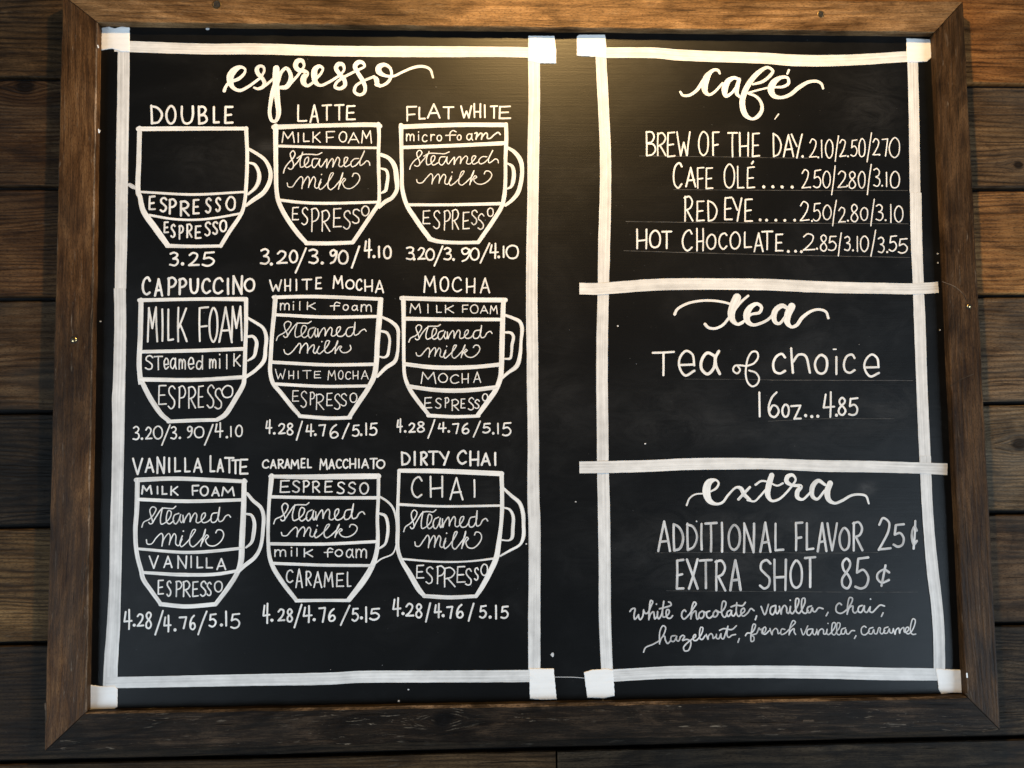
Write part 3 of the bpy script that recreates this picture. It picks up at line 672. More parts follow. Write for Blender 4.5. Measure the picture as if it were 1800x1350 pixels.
mug('''10:1012,886,36 1400,872,34 1742,872,34;B:390,0,50 393,200,46 398,450,42 405,680,46 450,840,50 530,970,54 620,1100,54 700,1205,52;B:690,1200,54 780,1226,46 1000,1240,40 1200,1236,40;
B:1498,-10,42 1500,150,46 1492,350,42 1490,600,42 1478,750,48 1450,860,46 1360,1010,48 1205,1235,44;B:415,235,40 800,222,42 1200,205,44 1490,190,48;B:450,840,36 900,840,34 1450,828,38;
B:1510,235,32 1590,288,44 1648,370,52 1666,460,46 1655,600,48 1618,720,48 1550,800,38 1490,845,34;B:1515,405,22 1562,435,38 1580,510,44 1570,600,44 1550,650,30 1515,670,20''',
    'mug drawing under FLAT WHITE, layered microfoam, steamed milk, espresso',
    [('lettering microfoam', micro),
     ('script Steamed milk', sm((STEAM_A, 'SA', 'B', 480, 1418, 262, 468, 14), (MILK_A, 'MA', 'B', 555, 1345, 478, 635, 14))),
     ('lettering ESPRESSO', wr('B', 16, 'E 612 700 898 1050;S 725 808 895 1098;P 835 915 895 1115;R 922 1003 888 1105;E 1035 1115 912 1105;S 1125 1200 892 1055;S 1192 1272 930 1108;O 1295 1370 868 970'))])
mug('''01:972,746,30 1350,738,26 1718,738,34;01:985,745,38 980,1000,38 972,1200,38 985,1330,38 02:985,0,36 1050,120,38 1130,235,36 1185,280,32;02:1175,282,28 1350,274,28 1515,270,26;
01:1718,738,32 1718,900,30 1712,1100,30 1705,1290,32 02:1700,20,34 1640,130,36 1570,235,36 1515,270,30;01:990,1105,26 1350,1098,28 1705,1085,28;01:985,1298,34 1350,1302,30 1705,1282,30;
C:215,235,30 300,285,34 375,340,36 408,430,44 400,560,42 385,680,46 300,780,40 195,855,38;C:215,430,30 270,430,34 306,485,42 300,560,44 278,640,34 215,685,18''',
    'mug drawing under CAPPUCCINO with tall MILK FOAM lettering',
    [('tall lettering MILK FOAM', wr('01', 17, 'M 1025 1105 790 1040;I 1122 1145 800 1035;L 1165 1215 802 1035;K 1232 1310 792 1040;F 1382 1460 788 1040;O 1455 1525 792 1040;A 1525 1625 790 1045;M 1610 1695 785 1035')),
     ('printed lettering steamed milk', wr('01', 12, 's 1010 1072 1128 1232;t 1072 1140 1132 1235;e 1140 1182 1145 1230;a 1185 1235 1145 1228;m 1245 1300 1150 1230;e 1310 1358 1140 1232;d 1365 1425 1128 1232;m 1458 1512 1150 1225;i 1528 1540 1115 1225;l 1575 1592 1120 1228;k 1625 1682 1115 1210')),
     ('lettering ESPRESSO', wr('02', 12, 'E 1102 1165 25 168;S 1170 1228 28 195;P 1243 1300 32 190;R 1310 1370 35 192;E 1380 1425 30 190;S 1440 1500 25 190;S 1495 1555 45 200;O 1545 1632 25 120'))])
mug('''C:485,15,40 900,8,40 1400,25,40 1625,35,40;C:505,15,54 490,200,50 470,400,46 455,650,46 450,800,46 480,920,48 560,1020,48 680,1170,48 765,1268,40;C:760,1268,42 1050,1290,42 1295,1285,40;
C:1615,40,58 1600,250,64 1580,500,58 1570,700,58 1545,850,60 1480,980,54 1380,1130,54 1285,1278,48;C:510,200,34 1050,225,38 1580,218,36;C:470,700,38 1050,728,38 1560,722,38;C:510,930,36 1000,955,36 1500,950,34;
D:190,225,28 290,275,38 352,340,42 360,480,34 352,600,36 325,690,44 230,760,42 140,850,32;D:180,372,26 240,390,32 268,450,30 262,560,32 245,630,34 210,650,24 165,642,20''',
    'mug drawing under WHITE MOCHA with four layers',
    [('lettering milk foam', wr('C', 15, 'm 548 658 70 155;i 688 702 55 155;l 752 772 58 155;k 828 932 60 150;f 1080 1195 62 155;o 1212 1280 88 158;a 1305 1380 95 160;m 1400 1525 85 172')),
     ('script Steamed milk', sm((STEAM_C, 'SC', 'C', 515, 1465, 267, 472, 15), (MILK_C, 'MC', 'C', 595, 1302, 470, 622, 15))),
     ('lettering WHITE MOCHA', wr('C', 12, 'W 500 612 770 880;H 638 705 788 880;I 738 752 790 878;T 790 885 785 875;E 908 988 792 872;M 1055 1145 785 890;O 1165 1225 785 885;C 1240 1305 795 885;H 1315 1385 790 882;A 1408 1490 785 882')),
     ('lettering ESPRESSO', wr('C', 14, 'E 678 755 995 1120;S 768 840 1002 1180;P 865 922 1010 1155;R 925 1020 1030 1205;E 1040 1110 1022 1165;S 1120 1195 1030 1205;S 1188 1262 1028 1165;O 1285 1370 1020 1130'))])
mug('''D:395,25,50 900,38,52 1490,45,54;D:415,25,54 418,250,48 418,500,40 420,700,40 430,850,40 480,980,46 560,1100,46 685,1260,42;D:675,1262,42 950,1275,38 1210,1268,36;
D:1470,45,54 1462,250,56 1455,500,60 1450,700,58 1440,850,58 1390,990,56 1300,1120,56 1200,1258,48;D:430,242,44 900,248,42 1450,250,40;D:430,720,44 700,752,48 950,758,50 1200,748,46 1430,725,46;D:475,955,46 700,988,46 900,1000,50 1150,992,50 1390,965,46;
D:1490,205,30 1570,235,36 1640,272,40 1665,335,44 1655,480,34 1645,620,42 1610,740,48 1520,810,36 1455,865,34;D:1490,385,24 1550,392,32 1575,432,34 1560,520,34 1555,600,28 1540,660,28 1485,665,20''',
    'mug drawing under MOCHA with four layers',
    [('lettering MILK FOAM', wr('D', 14, 'M 480 600 80 185;I 662 685 85 185;L 755 820 95 182;K 845 950 95 185;F 1028 1102 92 180;O 1115 1210 90 190;A 1222 1310 100 190;M 1325 1410 100 195')),
     ('script Steamed milk', sm((STEAM_C, 'SC', 'D', 470, 1352, 302, 492, 15), (MILK_A, 'MA', 'D', 548, 1222, 516, 658, 14))),
     ('lettering MOCHA', wr('D', 14, 'M 595 760 802 930;O 780 885 815 920;C 905 1005 828 930;H 1025 1108 815 925;A 1150 1235 800 920')),
     ('lettering ESPRESSO', wr('D', 15, 'E 630 718 1068 1190;S 745 820 1075 1190;P 848 900 1070 1185;R 918 1002 1088 1215;E 1015 1070 1082 1190;S 1092 1165 1070 1208;S 1160 1222 1090 1195;O 1242 1310 1028 1115'))])
mug('''02:950,690,34 1200,680,32 1500,690,30 1715,700,28;02:960,690,36 955,900,36 945,1050,34 955,1200,32 985,1320,34 03:1000,30,34 1050,105,32 1125,208,30;03:1120,206,32 1300,222,32 1500,207,32;
02:1705,695,36 1700,900,40 1690,1100,44 1680,1270,42 03:1650,0,36 1600,80,36 1505,207,32;02:970,825,26 1300,838,28 1700,828,24;02:960,1170,20 1300,1195,24 1500,1185,24 1690,1165,22;03:1000,-15,22 1250,0,28 1500,-2,26 1650,-25,24;
E:208,225,34 270,300,40 350,372,42 380,460,44 375,600,42 350,780,40 290,895,44 180,985,46 110,1050,40;E:195,440,24 250,452,30 282,525,40 275,650,44 252,742,34 195,795,20''',
    'mug drawing under VANILLA LATTE with four layers',
    [('lettering MILK FOAM', wr('02', 15, 'M 985 1065 725 792;I 1090 1110 730 792;L 1125 1170 730 795;K 1185 1248 730 800;F 1335 1392 722 800;O 1392 1460 728 805;A 1475 1535 735 805;M 1545 1640 735 805')),
     ('script Steamed milk', sm((STEAM_C, 'SC', '02', 990, 1612, 873, 1020, 11), (MILK_A, 'MA', '02', 1022, 1562, 1032, 1158, 11))),
     ('lettering VANILLA', wr('02', 14, 'V 1038 1110 1215 1310;A 1140 1205 1218 1305;N 1235 1308 1215 1310;I 1328 1342 1215 1305;L 1368 1420 1220 1310;L 1432 1488 1230 1310;A 1510 1580 1235 1320')),
     ('lettering ESPRESSO', wr('03', 13, 'E 1098 1145 35 142;S 1160 1200 38 155;P 1222 1275 40 158;R 1272 1332 42 158;E 1340 1388 45 158;S 1395 1445 42 155;S 1440 1480 50 152;O 1492 1558 40 125'))])
mug('''E:450,45,40 800,50,54 1300,45,64 1592,42,62;E:465,40,58 455,150,54 440,300,40 430,500,40 430,750,40 445,900,46 490,1020,50 600,1190,50 722,1345,44;13:280,182,26 450,180,22 645,180,24;
E:1592,30,40 1590,250,40 1580,500,38 1585,700,44 1570,850,50 1530,980,60 1430,1150,68 1280,1345,56;E:450,260,36 1000,270,36 1590,270,38;E:450,755,36 1000,758,36 1560,732,34;E:460,960,34 1000,980,34 1540,985,34;
E:1600,255,24 1680,305,26 1740,370,26 1775,480,22 1785,650,18 1775,780,14 1740,860,16 1620,915,16 1560,960,18;E:1600,435,24 1660,458,34 1690,545,36 1685,680,36 1660,760,28 1590,810,22''',
    'mug drawing under CARAMEL MACCHIATO with espresso on top',
    [('lettering ESPRESSO', wr('E', 20, 'E 545 660 82 222;S 678 768 82 218;P 790 868 82 218;R 888 978 90 218;E 1018 1112 88 218;S 1150 1242 98 232;S 1265 1358 100 235;O 1385 1495 105 235')),
     ('script Steamed milk', sm((STEAM_C, 'SC', 'E', 488, 1448, 322, 550, 17), (MILK_A, 'MA', 'E', 568, 1368, 546, 692, 16))),
     ('lettering milk foam', wr('E', 17, 'm 488 622 808 895;i 660 690 785 890;l 720 745 795 890;k 795 905 800 898;f 1015 1120 795 898;o 1128 1220 810 895;a 1245 1335 805 905;m 1345 1475 800 908')),
     ('lettering CARAMEL', wr('E', 19, 'C 612 698 1022 1172;A 715 795 1015 1220;R 820 888 1038 1200;A 905 1000 1045 1222;M 1015 1118 1050 1215;E 1140 1232 1062 1215;L 1255 1308 1048 1215'))])
mug('''12:1000,625,30 1300,628,36 1715,646,38;F:368,0,38 362,200,34 355,400,38 355,600,46 355,800,44 390,920,44 480,1070,58 580,1240,58 635,1305,44;F:630,1305,44 900,1320,46 1175,1308,40;
F:1450,25,50 1455,200,46 1455,400,46 1445,550,42 1420,750,54 1395,900,62 1340,1030,60 1250,1200,56 1180,1308,42;F:370,340,32 800,360,28 1440,352,26;F:400,915,24 800,945,22 1100,940,20 1390,908,24;
F:1470,170,28 1550,245,38 1640,325,44 1675,430,46 1682,560,42 1680,680,42 1645,762,30 1530,830,26 1435,885,20;F:1480,375,18 1532,392,28 1570,460,36 1568,600,40 1560,690,36 1530,718,20 1450,715,18''',
    'mug drawing under DIRTY CHAI with a wide CHAI layer',
    [('wide lettering CHAI', wr('F', 24, 'C 492 620 38 278;H 682 842 35 272;A 898 1050 50 295;I 1142 1185 72 270')),
     ('script Steamed milk', sm((STEAM_C, 'SC', 'F', 418, 1305, 395, 630, 16), (MILK_A, 'MA', 'F', 535, 1238, 622, 812, 16))),
     ('lettering ESPRESSO', wr('F', 18, 'E 545 635 975 1125;S 645 732 990 1180;P 760 855 985 1182;R 835 965 1002 1215;E 972 1070 988 1172;S 1062 1140 1010 1200;S 1158 1212 1000 1145;O 1225 1310 960 1098'))])

# ---- names and prices around the mugs
def line(name, label, mat, *runs):
    prices = [r for r in runs if len(r) == 3 and name == 'menu_entry' and '/' in r[2]]
    k = Ink(0.00035)
    for r in runs:
        if r in prices: continue
        if mat == M_CHALK and len(r) == 3: r = (r[0], r[1] * 1.14, r[2])
        if len(r) == 3: write(k, *r)
        else: k.t(*r)
    o = k.build(name, mat, root, label)
    for r in prices:
        k = Ink(0.00035); write(k, *r); k.build('entry_price', mat, o, 'three prices at the end of the ' + label.split(' with')[0])
line('drink_name', 'lettering DOUBLE', M_INK, ('00', 20, 'D 1045 1140 730 870;O 1152 1235 732 872;U 1258 1358 735 870;B 1378 1452 738 872;L 1482 1535 740 868;E 1562 1632 738 868'))
line('drink_name', 'lettering LATTE', M_INK, ('10', 16, 'L 282 358 728 855;A 373 440 728 860;T 458 532 728 845;T 545 618 728 843;E 625 697 733 842'))
line('drink_name', 'lettering FLAT WHITE', M_INK, ('10', 15, 'F 1043 1125 738 850;L 1130 1185 745 838;A 1193 1288 722 828;T 1303 1385 742 835;W 1425 1510 735 828;H 1515 1575 720 826;I 1582 1612 728 825;T 1632 1690 735 830;E 1688 1782 738 835'))
line('drink_name', 'lettering CAPPUCCINO', M_INK, ('01', 20, 'C 988 1055 580 715;A 1075 1140 592 722;P 1165 1235 582 715;P 1243 1308 590 712;U 1320 1392 592 703;C 1405 1475 588 705;C 1482 1562 585 705;I 1580 1605 588 710;N 1620 1700 570 710;O 1700 1785 588 692'))
line('drink_name', 'lettering WHITE MOCHA', M_INK, ('11', 14, 'W 92 182 600 685;H 195 248 595 685;I 272 292 595 682;T 318 392 595 675;E 412 462 582 672;M 535 612 572 668;O 622 690 598 672;C 695 745 595 680;H 752 820 600 688;A 830 895 605 698'))
line('drink_name', 'lettering MOCHA', M_INK, ('11', 14, 'M 1168 1260 575 695;O 1280 1350 578 688;C 1365 1440 582 690;H 1462 1535 588 698;A 1562 1635 588 698'))
line('drink_name', 'lettering VANILLA LATTE', M_INK, ('02', 17, 'V 922 1000 535 655;A 1010 1078 535 640;N 1090 1155 525 648;I 1172 1192 530 640;L 1212 1265 530 640;L 1282 1332 530 640;A 1348 1415 535 640;L 1460 1505 515 640;A 1512 1565 540 638;T 1565 1638 528 645;T 1615 1675 545 650;E 1668 1735 540 655'))
line('drink_name', 'lettering CARAMEL MACCHIATO', M_INK, ('12', 14, 'C 40 95 545 612;A 97 145 545 612;R 150 196 542 612;A 197 240 540 610;M 240 304 545 615;E 310 348 535 610;L 354 392 540 610;M 442 502 540 620;A 505 552 542 615;C 555 602 540 612;C 602 648 540 612;H 648 702 535 612;I 710 728 540 608;A 735 790 540 610;T 792 850 535 615;O 838 905 545 612'))
line('drink_name', 'lettering DIRTY CHAI', M_INK, ('12', 18, 'D 1008 1082 488 590;I 1098 1118 488 592;R 1143 1200 488 590;T 1200 1275 485 588;Y 1275 1352 488 590;C 1400 1475 480 582;H 1485 1562 485 595;A 1568 1640 498 592;I 1658 1682 495 592'))
line('drink_price', 'price 3.25', M_INK, ('01', 18, '3 1178 1252 405 510;. 1268 1282 485 500;2 1312 1395 408 510;5 1408 1502 405 512'))
line('drink_price', 'prices under the LATTE mug', M_INK, ('11', 17, '3 25 100 380 500;. 100 115 485 502;2 140 222 398 495;0 228 295 392 490;/ 270 355 378 562;3 362 440 385 495;. 455 470 478 495;9 508 570 388 495;0 568 650 395 498;/ 662 728 362 525;4 752 812 315 455;. 818 830 435 447;1 848 870 365 452;0 885 950 362 460'))
line('drink_price', 'prices under the FLAT WHITE mug', M_INK, ('11', 15, '3 1043 1110 368 468;. 1098 1110 452 465;2 1125 1185 375 465;0 1180 1250 382 470;/ 1238 1308 362 510;3 1305 1370 375 470;. 1372 1386 455 468;9 1425 1498 375 478;0 1490 1562 378 472;/ 1560 1635 342 490;4 1628 1695 345 458;. 1688 1700 438 450;1 1718 1738 365 452;0 1740 1838 358 460'))
line('drink_price', 'prices under the CAPPUCCINO mug', M_INK, ('02', 13, '3 925 978 312 415;. 985 997 395 408;2 1012 1065 318 408;0 1065 1140 310 408;/ 1125 1193 300 452;3 1188 1238 312 410;. 1250 1262 390 402;9 1302 1348 310 400;0 1352 1430 312 400;/ 1425 1492 298 450;4 1498 1560 285 395;. 1578 1590 385 397;1 1605 1620 312 392;0 1640 1697 302 392'))
line('drink_price', 'prices under the WHITE MOCHA mug', M_INK, ('12', 14, '4 65 115 265 370;. 122 134 358 370;2 152 208 292 372;8 210 265 290 380;/ 278 328 275 415;4 345 408 295 388;. 408 420 368 380;7 435 490 300 385;6 510 580 300 402;/ 598 655 290 405;5 668 725 302 388;. 728 740 368 380;1 760 778 290 380;5 788 850 288 382'))
line('drink_price', 'prices under the MOCHA mug', M_INK, ('12', 14, '4 980 1025 258 360;. 1035 1048 345 357;2 1062 1115 290 362;8 1120 1182 278 360;/ 1195 1252 265 402;4 1268 1330 285 360;. 1340 1352 345 357;7 1368 1420 292 370;6 1432 1492 290 370;/ 1512 1570 275 395;5 1578 1640 290 365;. 1650 1662 358 370;1 1680 1698 290 372;5 1715 1785 285 385'))
line('drink_price', 'prices under the VANILLA LATTE mug', M_INK, ('03', 16, '4 862 925 240 385;. 930 945 345 360;2 952 1008 270 365;8 1012 1065 255 382;/ 1078 1145 245 425;4 1140 1198 280 405;. 1215 1230 378 393;7 1248 1308 290 380;6 1320 1370 280 388;/ 1378 1450 250 422;5 1455 1515 270 368;. 1540 1553 345 358;1 1568 1590 250 362;5 1605 1680 268 378'))
line('drink_price', 'prices under the CARAMEL MACCHIATO mug', M_INK, ('13', 16, '4 45 100 195 345;. 105 118 312 325;2 148 205 235 328;8 210 262 235 335;/ 262 325 202 375;4 325 395 212 338;. 400 413 308 320;7 435 490 225 335;6 500 560 235 330;/ 585 660 208 360;5 665 720 230 328;. 730 743 295 308;1 758 780 222 335;5 790 868 232 320'))
line('drink_price', 'prices under the DIRTY CHAI mug', M_INK, ('13', 16, '4 950 1015 155 295;. 1020 1033 265 278;2 1040 1105 198 295;8 1110 1165 200 305;/ 1180 1222 195 335;4 1240 1298 198 305;. 1300 1313 280 293;7 1328 1378 218 310;6 1392 1452 205 305;/ 1478 1525 195 328;5 1555 1612 212 308;. 1628 1641 290 303;1 1665 1685 210 315;5 1705 1765 215 310'))

# ---- lists at the right
line('menu_entry', 'entry BREW OF THE DAY with three prices', M_INK,
     ('O', 20, 'B 78 190 88 335;R 190 290 95 338;E 290 378 92 350;W 385 530 90 338;O 600 712 82 335;F 735 815 88 335;T 890 995 95 350;H 1000 1110 95 340;E 1128 1215 105 350'),
     ('P', 20, 'D 40 135 105 350;A 145 258 118 350;Y 222 342 110 362;. 328 352 328 350'),
     ('P', 15, '2 402 488 158 355;. 488 505 340 355;1 512 548 172 352;0 560 648 165 360;/ 658 702 128 390;2 700 775 165 345;. 780 798 328 345;5 812 885 170 345;0 890 965 155 350;/ 972 1028 102 395;2 1028 1108 158 332;. 1092 1108 315 330;7 1122 1188 160 340;0 1190 1308 150 352'))
line('menu_entry', 'entry CAFE OLE with dots and three prices', M_INK,
     ('O', 22, 'C 348 452 390 660;A 475 585 440 645'), ('O', 18, 'F 585 665 440 655;E 672 752 445 668;O 850 968 410 655;L 980 1060 430 662;E 1078 1165 438 660'),
     ('O:1132,410 1146,388', 18), ('O', 24, '. 1235 1265 625 652;. 1325 1355 625 652'), ('P', 24, '. 122 154 626 654;. 222 254 628 656'),
     ('P', 15, '2 328 412 465 658;. 408 424 635 650;5 442 528 465 655;0 535 622 478 655;/ 622 668 428 725;2 682 782 478 652;. 775 790 620 635;8 790 872 480 662;0 885 965 480 660;/ 975 1025 415 718;3 1035 1112 448 645;. 1118 1135 620 636;1 1158 1182 490 640;0 1200 1305 480 658'))
line('menu_entry', 'entry RED EYE with dots and three prices', M_INK,
     ('O', 20, 'R 458 555 722 985;E 578 668 772 985;D 688 795 768 985;E 855 945 735 975;Y 938 1040 745 985;E 1055 1145 755 992'),
     ('O', 22, '. 1200 1230 952 978;. 1263 1293 955 981;. 1355 1385 955 981'), ('P', 22, '. 150 180 956 984;. 247 277 955 982'),
     ('P', 15, '2 310 410 782 980;. 425 442 968 984;5 440 522 795 978;0 535 630 815 970;/ 632 680 768 1032;2 690 770 835 995;. 780 798 965 980;8 810 895 808 990;0 908 992 835 975;/ 1010 1055 758 1030;3 1060 1142 805 978;. 1152 1170 960 976;1 1200 1225 810 995;0 1242 1340 822 992'))
line('menu_entry', 'entry HOT CHOCOLATE with dots and three prices', M_INK,
     ('21', 16, 'H 862 948 245 392;O 955 1042 255 385;T 1042 1118 260 390'),
     ('O', 20, 'C 438 550 1060 1275;H 578 662 1045 1278;O 678 785 1098 1260;C 800 895 1085 1260;O 910 1028 1080 1258;L 1048 1135 1080 1250;A 1150 1250 1090 1285;T 1225 1345 1070 1265;E 1358 1445 1100 1282'),
     ('P', 22, '. 185 215 1265 1290;. 256 286 1262 1288;. 314 344 1266 1292'),
     ('P', 16, '2 340 468 1098 1272;. 475 492 1242 1258;8 508 590 1105 1280;5 590 680 1120 1275;/ 688 730 1085 1330;3 748 820 1120 1275;. 830 848 1258 1275;1 870 895 1122 1280;0 905 1000 1118 1282;/ 1010 1068 1062 1330;3 1080 1155 1130 1295;. 1168 1185 1275 1290;5 1190 1278 1115 1280;5 1280 1382 1145 1300'))
line('menu_entry', 'entry Tea of choice', M_INK, ('21', 19, 'T 975 1138 1100 1278'), ('I', 30, 'e 122 318 632 912'),
     ('I:525,700 440,662 380,740 378,830 440,885 505,825 528,705 560,645', 30), ('I:520,695 532,800 570,882', 30),
     ('I:790,792 728,800 712,848 755,878 785,840 762,800 800,795 850,802', 18), ('I:850,802 930,772 975,705 960,652 912,652 870,712 850,800 845,900 870,980 915,1015 965,990 985,930 950,872 880,848', 19),
     ('I', 32, 'c 1118 1275 660 895;h 1305 1540 600 882;o 1560 1720 675 895'), ('31', 19, 'l 466 487 1135 1268;c 520 615 1118 1262;e 660 782 1118 1285'), ('31:455,1088 474,1088', 9))
line('menu_entry', 'entry 16oz 4.85', M_INK, ('I', 27, '1 960 1020 1072 1345;6 1070 1208 1068 1345;o 1218 1310 1195 1345'),
     ('32', 17, 'z 152 236 165 272;. 252 272 230 250;. 296 314 238 256;. 338 356 236 254;4 380 468 70 255;. 470 485 230 245;8 482 550 110 240;5 555 632 112 245'))
line('menu_entry', 'chalky entry ADDITIONAL FLAVOR 25 cents', M_CHALK,
     ('M', 31, 'A 105 275 105 490;D 285 435 135 485;D 450 602 130 472;I 620 670 130 472;T 675 840 120 490;I 865 920 120 492;O 960 1125 145 475;N 1143 1300 128 500;A 1345 1495 118 500;L 1520 1652 128 492'),
     ('N', 31, 'F 180 290 112 480;L 310 425 122 478;A 452 585 125 490;V 568 712 125 475;O 712 865 185 478;R 880 1022 110 478;2 1188 1365 62 472;5 1372 1530 135 435;q 1588 1685 92 455'), ('M:582,112 584,114', 18))
line('menu_entry', 'chalky entry EXTRA SHOT 85 cents', M_CHALK,
     ('M', 32, 'E 325 438 568 955;X 452 610 562 945;T 610 782 570 940;R 800 945 575 970;A 980 1132 575 965;S 1335 1500 568 940;H 1508 1690 570 960'),
     ('N', 31, 'O 118 290 580 940;T 298 448 535 930;8 738 890 555 945;5 908 1098 540 950;q 1160 1350 635 912'))
line('flavor_note', 'script line white chocolate, vanilla, chai', M_CHALK,
     ('''K:50,240 75,210 110,205 100,290 108,335 130,318 155,282;K:155,280 160,320 175,340 205,300 216,222;K:216,225 235,262 262,262 308,170 326,120 304,108 288,190 280,340;K:282,325 302,270 335,245 346,290 352,330 380,300 388,245;K:386,242 384,300 400,330 432,285 462,118;K:462,118 445,250 455,308 490,300 526,258 524,222 500,220 490,270 510,320 545,320 568,292;K:410,208 480,190 552,162 542,132 520,125;K:372,150 373,151;
     K:730,240 715,222 685,250 680,300 705,332 755,295 830,190 856,145 832,125 806,180 790,330;K:792,318 812,260 850,235 856,290 870,335 895,310;K:930,235 895,260 890,310 920,325 950,290 945,245 930,235 985,262;K:1020,235 985,250 985,300 1015,322 1065,285;K:1095,225 1065,260 1070,305 1100,300 1120,260 1095,225 1150,250 1205,190 1215,128 1186,115 1166,180 1172,280 1200,310 1235,278;
     K:1275,225 1240,240 1226,285 1250,300 1280,260 1286,225 1286,280 1310,296 1345,250;K:1350,135 1346,260 1372,300 1408,268 1445,235 1436,200 1406,220 1402,270 1426,296 1480,260 1522,205 1560,230;K:1280,185 1340,165 1420,170 1455,130;K:1590,295 1575,340;K:1645,180 1690,278 1735,155''', 19),
     ('''L:140,150 96,170 86,230 110,250 138,205 146,150 146,220 162,240 185,200;L:184,160 204,245 212,190 240,150 262,172 266,225 285,236 306,165;L:306,160 302,215 325,240 352,208 394,125 394,78 370,75 360,150 372,220 400,236 432,190 464,112 460,72 436,76 426,150 438,220 470,236 498,205;L:535,155 496,170 490,220 520,226 545,175 552,212 575,218 615,175 660,186;L:715,225 695,262;L:303,93 304,94;
     L:862,142 840,125 806,155 806,215 850,236 912,202 974,112 980,72 952,65 932,130 925,245;L:926,230 950,172 985,156 986,210 1008,232 1042,205;L:1088,150 1052,165 1046,215 1076,225 1104,175 1112,150 1112,210 1138,225 1172,170;L:1175,165 1172,215 1198,225 1240,185 1285,146 1330,156;L:1315,230 1297,268;L:1178,80 1179,81''', 17))
line('flavor_note', 'script line hazelnut, french vanilla, caramel', M_CHALK,
     ('''K:215,735 240,680 330,640 410,590 470,500 482,432 452,415 416,480 410,635;K:412,620 436,560 470,540 482,590 508,630 548,595;K:600,535 556,545 550,595 580,606 610,565 620,537 616,585 640,600 665,555;K:660,555 690,530 715,545 690,592 740,580 786,602 790,650 760,715 716,720 702,680 740,630 805,578 850,542 846,520 822,540 826,590 852,595 892,558 930,490 936,438 912,435 896,510 906,575 930,580 965,535;
     K:978,520 1000,580 1006,540 1036,510 1056,530 1062,570 1095,545;K:1102,520 1102,565 1130,572 1156,515;K:1158,512 1160,560 1185,575 1215,500 1242,420;K:1242,420 1232,530 1252,556 1290,530 1335,520;K:1140,470 1190,450 1290,460 1345,415;K:1380,570 1365,615;
     K:1455,535 1476,505 1530,500 1570,440 1576,400 1552,395 1532,470 1520,560 1526,605 1556,595 1556,548 1530,530 1590,508 1622,440 1632,464 1656,455 1652,495 1664,514 1690,495 1706,450''', 17),
     ('''L:38,400 30,385 8,400 6,450 25,466 75,425;L:82,402 105,470 112,430 145,400 166,420 172,458 200,440;L:245,412 216,405 200,430 206,466 245,455 312,388 360,332 336,315 306,370 290,470;L:292,460 312,425 345,402 346,440 362,466;
     L:420,405 445,470 495,372;L:540,405 496,415 486,460 510,476 540,440 550,406 552,455 572,470 592,430;L:592,410 606,470 620,425 650,405 666,420 668,460 690,460 706,412;L:706,410 702,455 722,468 752,440 790,385 795,342 770,340 756,400 762,460 786,470 808,436 840,390 845,346 820,340 810,410 816,460 840,470 862,440;L:905,395 866,410 860,455 890,460 910,412 918,455 938,462 975,425 1005,426;L:1020,480 1003,510;L:715,345 716,346;
     L:1130,388 1110,375 1080,400 1086,460 1120,470 1165,430;L:1205,390 1166,405 1160,450 1190,460 1214,412 1222,455 1246,458 1270,392 1286,396 1282,440 1302,460 1335,425;L:1370,385 1332,400 1330,450 1360,450 1384,402 1392,445 1412,450 1428,402;L:1428,402 1446,465 1456,420 1485,395 1496,455 1507,415 1540,390 1548,440 1570,440 1595,410 1590,386 1566,395 1562,440 1586,460 1622,438 1660,360 1665,306 1642,295 1616,370 1616,440 1640,466 1672,462''', 14))

# ---- faint ruled lines, stray paint
def ruled(tile_text, w, label):
    k = Ink(0.00012, .00001, .00002); k.t(tile_text, w, rag=.5); k.build('guide_line', M_RULE, root, label)
def rule_mat():
    k = NT('faint_chalk_line')
    f = k.ramp(k.noise(k.uv((55, 900, 1)), 1.0, 4, 0.7), [(0.38, 0.0), (0.62, 1.0)])
    k.l(k.mix(f, (0.008, 0.008, 0.008), (0.10, 0.097, 0.092)), k.b.inputs['Base Color']); k.b.inputs['Roughness'].default_value = .8
    return k.m
M_RULE = rule_mat()
ruled('O:20,332 700,340 P:160,352 400,354', 5, 'chalk line under BREW OF THE DAY')
ruled('O:360,665 P:30,672 1380,674', 5, 'chalk line under CAFE OLE')
ruled('21:795,196 1400,204 31:0,206 980,212', 4.2, 'chalk line under RED EYE')
ruled('21:780,400 1400,418 31:0,428 990,447', 4.2, 'chalk line under HOT CHOCOLATE')
ruled('I:200,938 1000,944 31:0,1302 1010,1306', 4, 'chalk line under Tea of choice')
ruled('31:0,1590 32:400,262 880,262', 2.6, 'chalk line under 16oz')
ruled('M:80,497 900,492 1750,496 N:700,500 1200,492', 5, 'chalk line under ADDITIONAL FLAVOR')
ruled('M:220,958 900,964 1700,968 N:800,975 1680,975', 5, 'chalk line under EXTRA SHOT')
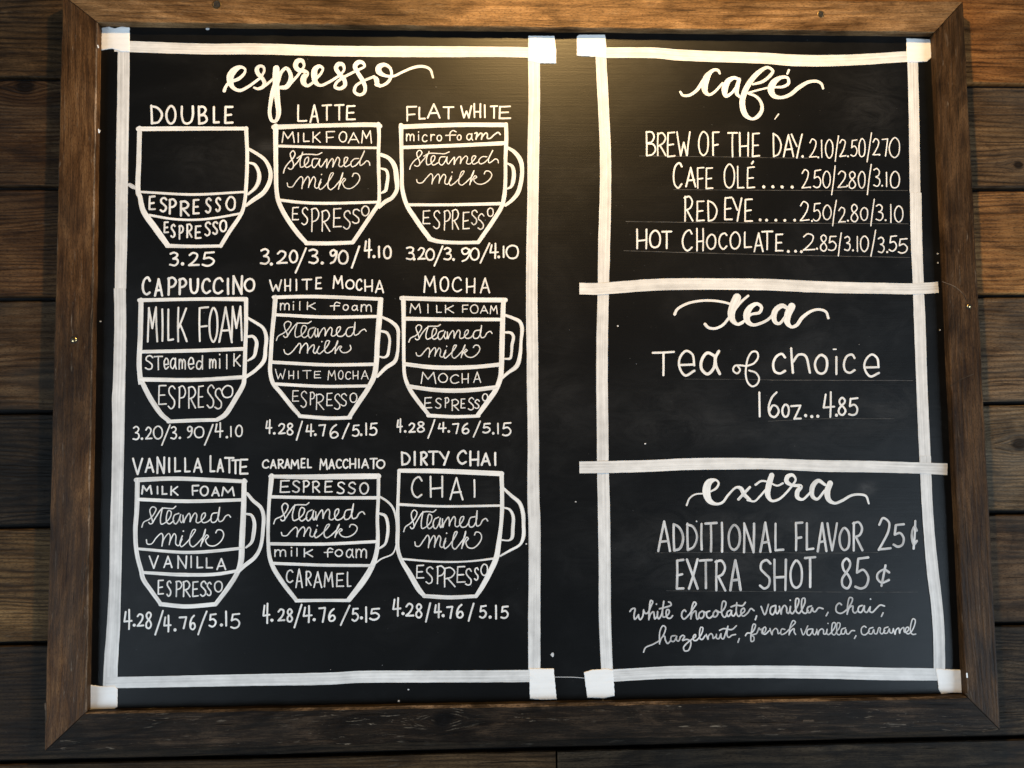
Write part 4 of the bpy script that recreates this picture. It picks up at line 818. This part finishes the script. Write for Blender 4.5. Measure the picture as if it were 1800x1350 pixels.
def stray():
    k = Ink(0.0003)
    k.t('00:905,1290,26 925,1302,30 942,1312,22;23:275,560,12 285,550,12 284,568,14;23:300,715,3 420,716,4 505,722,3')
    rnd = random.Random(11)
    for px, py, w in ((214, 40, 5), (193, 39.5, 8), (365, 51, 4), (1614, 60, 5), (1640, 101, 5), (1648, 446, 2.4), (1648.5, 462, 2.6), (1652, 580, 2), (175, 80, 3), (174, 230, 4),
                      (701, 1232, 3), (1060, 1232, 3), (1086, 573, 2.4), (1134, 780, 2), (1012, 882, 2), (925, 956, 2.4), (586, 284, 2), (177, 565, 2), (718, 1212, 2)):
        k.dot(px, py, w * 1.1, 1 + rnd.random() * .5, 1)
    for _ in range(26):
        k.dot(rnd.uniform(190, 1640), rnd.uniform(70, 1210), rnd.uniform(.4, .9))
    k.build('paint_splatter', M_CHALK, root, 'tiny stray flecks of white paint on the black board')['kind'] = 'stuff'
stray()

def on_rail(name, text, w, mat, parent, label):
    k = Ink(.0005, .00002, .0002, 0.0); k.t(text, w, rag=.5); k.build(name, mat, parent, label)
on_rail('scratch', '31:1215,615 1290,645 1350,690 1385,745', 5, M_BARE, r_right, 'pale curved scratch running to the screw of the right rail')
on_rail('scratch', '31:1270,1345 1340,1300 1435,1260', 4, M_BARE, r_right, 'pale slanting scratch on the right rail')
on_rail('paint_chip', '33:1387,690 1389,715', 10, M_PATCH, r_right, 'white paint chip at the foot of the right rail')
on_rail('paint_chip', '33:1380,830 1395,842', 9, M_BARE, r_right, 'tan chip at the inner mitre of the right rail')
on_rail('paint_chip', '00:688,905 692,925', 10, M_PATCH, r_left, 'white paint chip on the upper left rail')
on_rail('paint_chip', '00:684,318 688,332', 9, M_PATCH, r_left, 'small white paint chip below the top left mitre')
on_rail('paint_chip', '03:318,900 322,960 319,1030', 12, M_BARE, r_left, 'bare chipped edge at the foot of the left rail')
on_rail('paint_chip', '33:125,998 195,1000', 16, M_BARE, r_bot, 'upper tan chip on the bottom rail')
on_rail('paint_chip', '33:250,1025 315,1022', 16, M_BARE, r_bot, 'lower tan chip on the bottom rail')
on_rail('paint_chip', '33:1600,1075 1560,1086 1500,1095', 10, M_BARE, r_bot, 'tan worn edge at the right end of the bottom rail')

# ------------------------------------------------------------------ render settings
S.render.engine = 'CYCLES'
S.render.resolution_x = 1024; S.render.resolution_y = 768
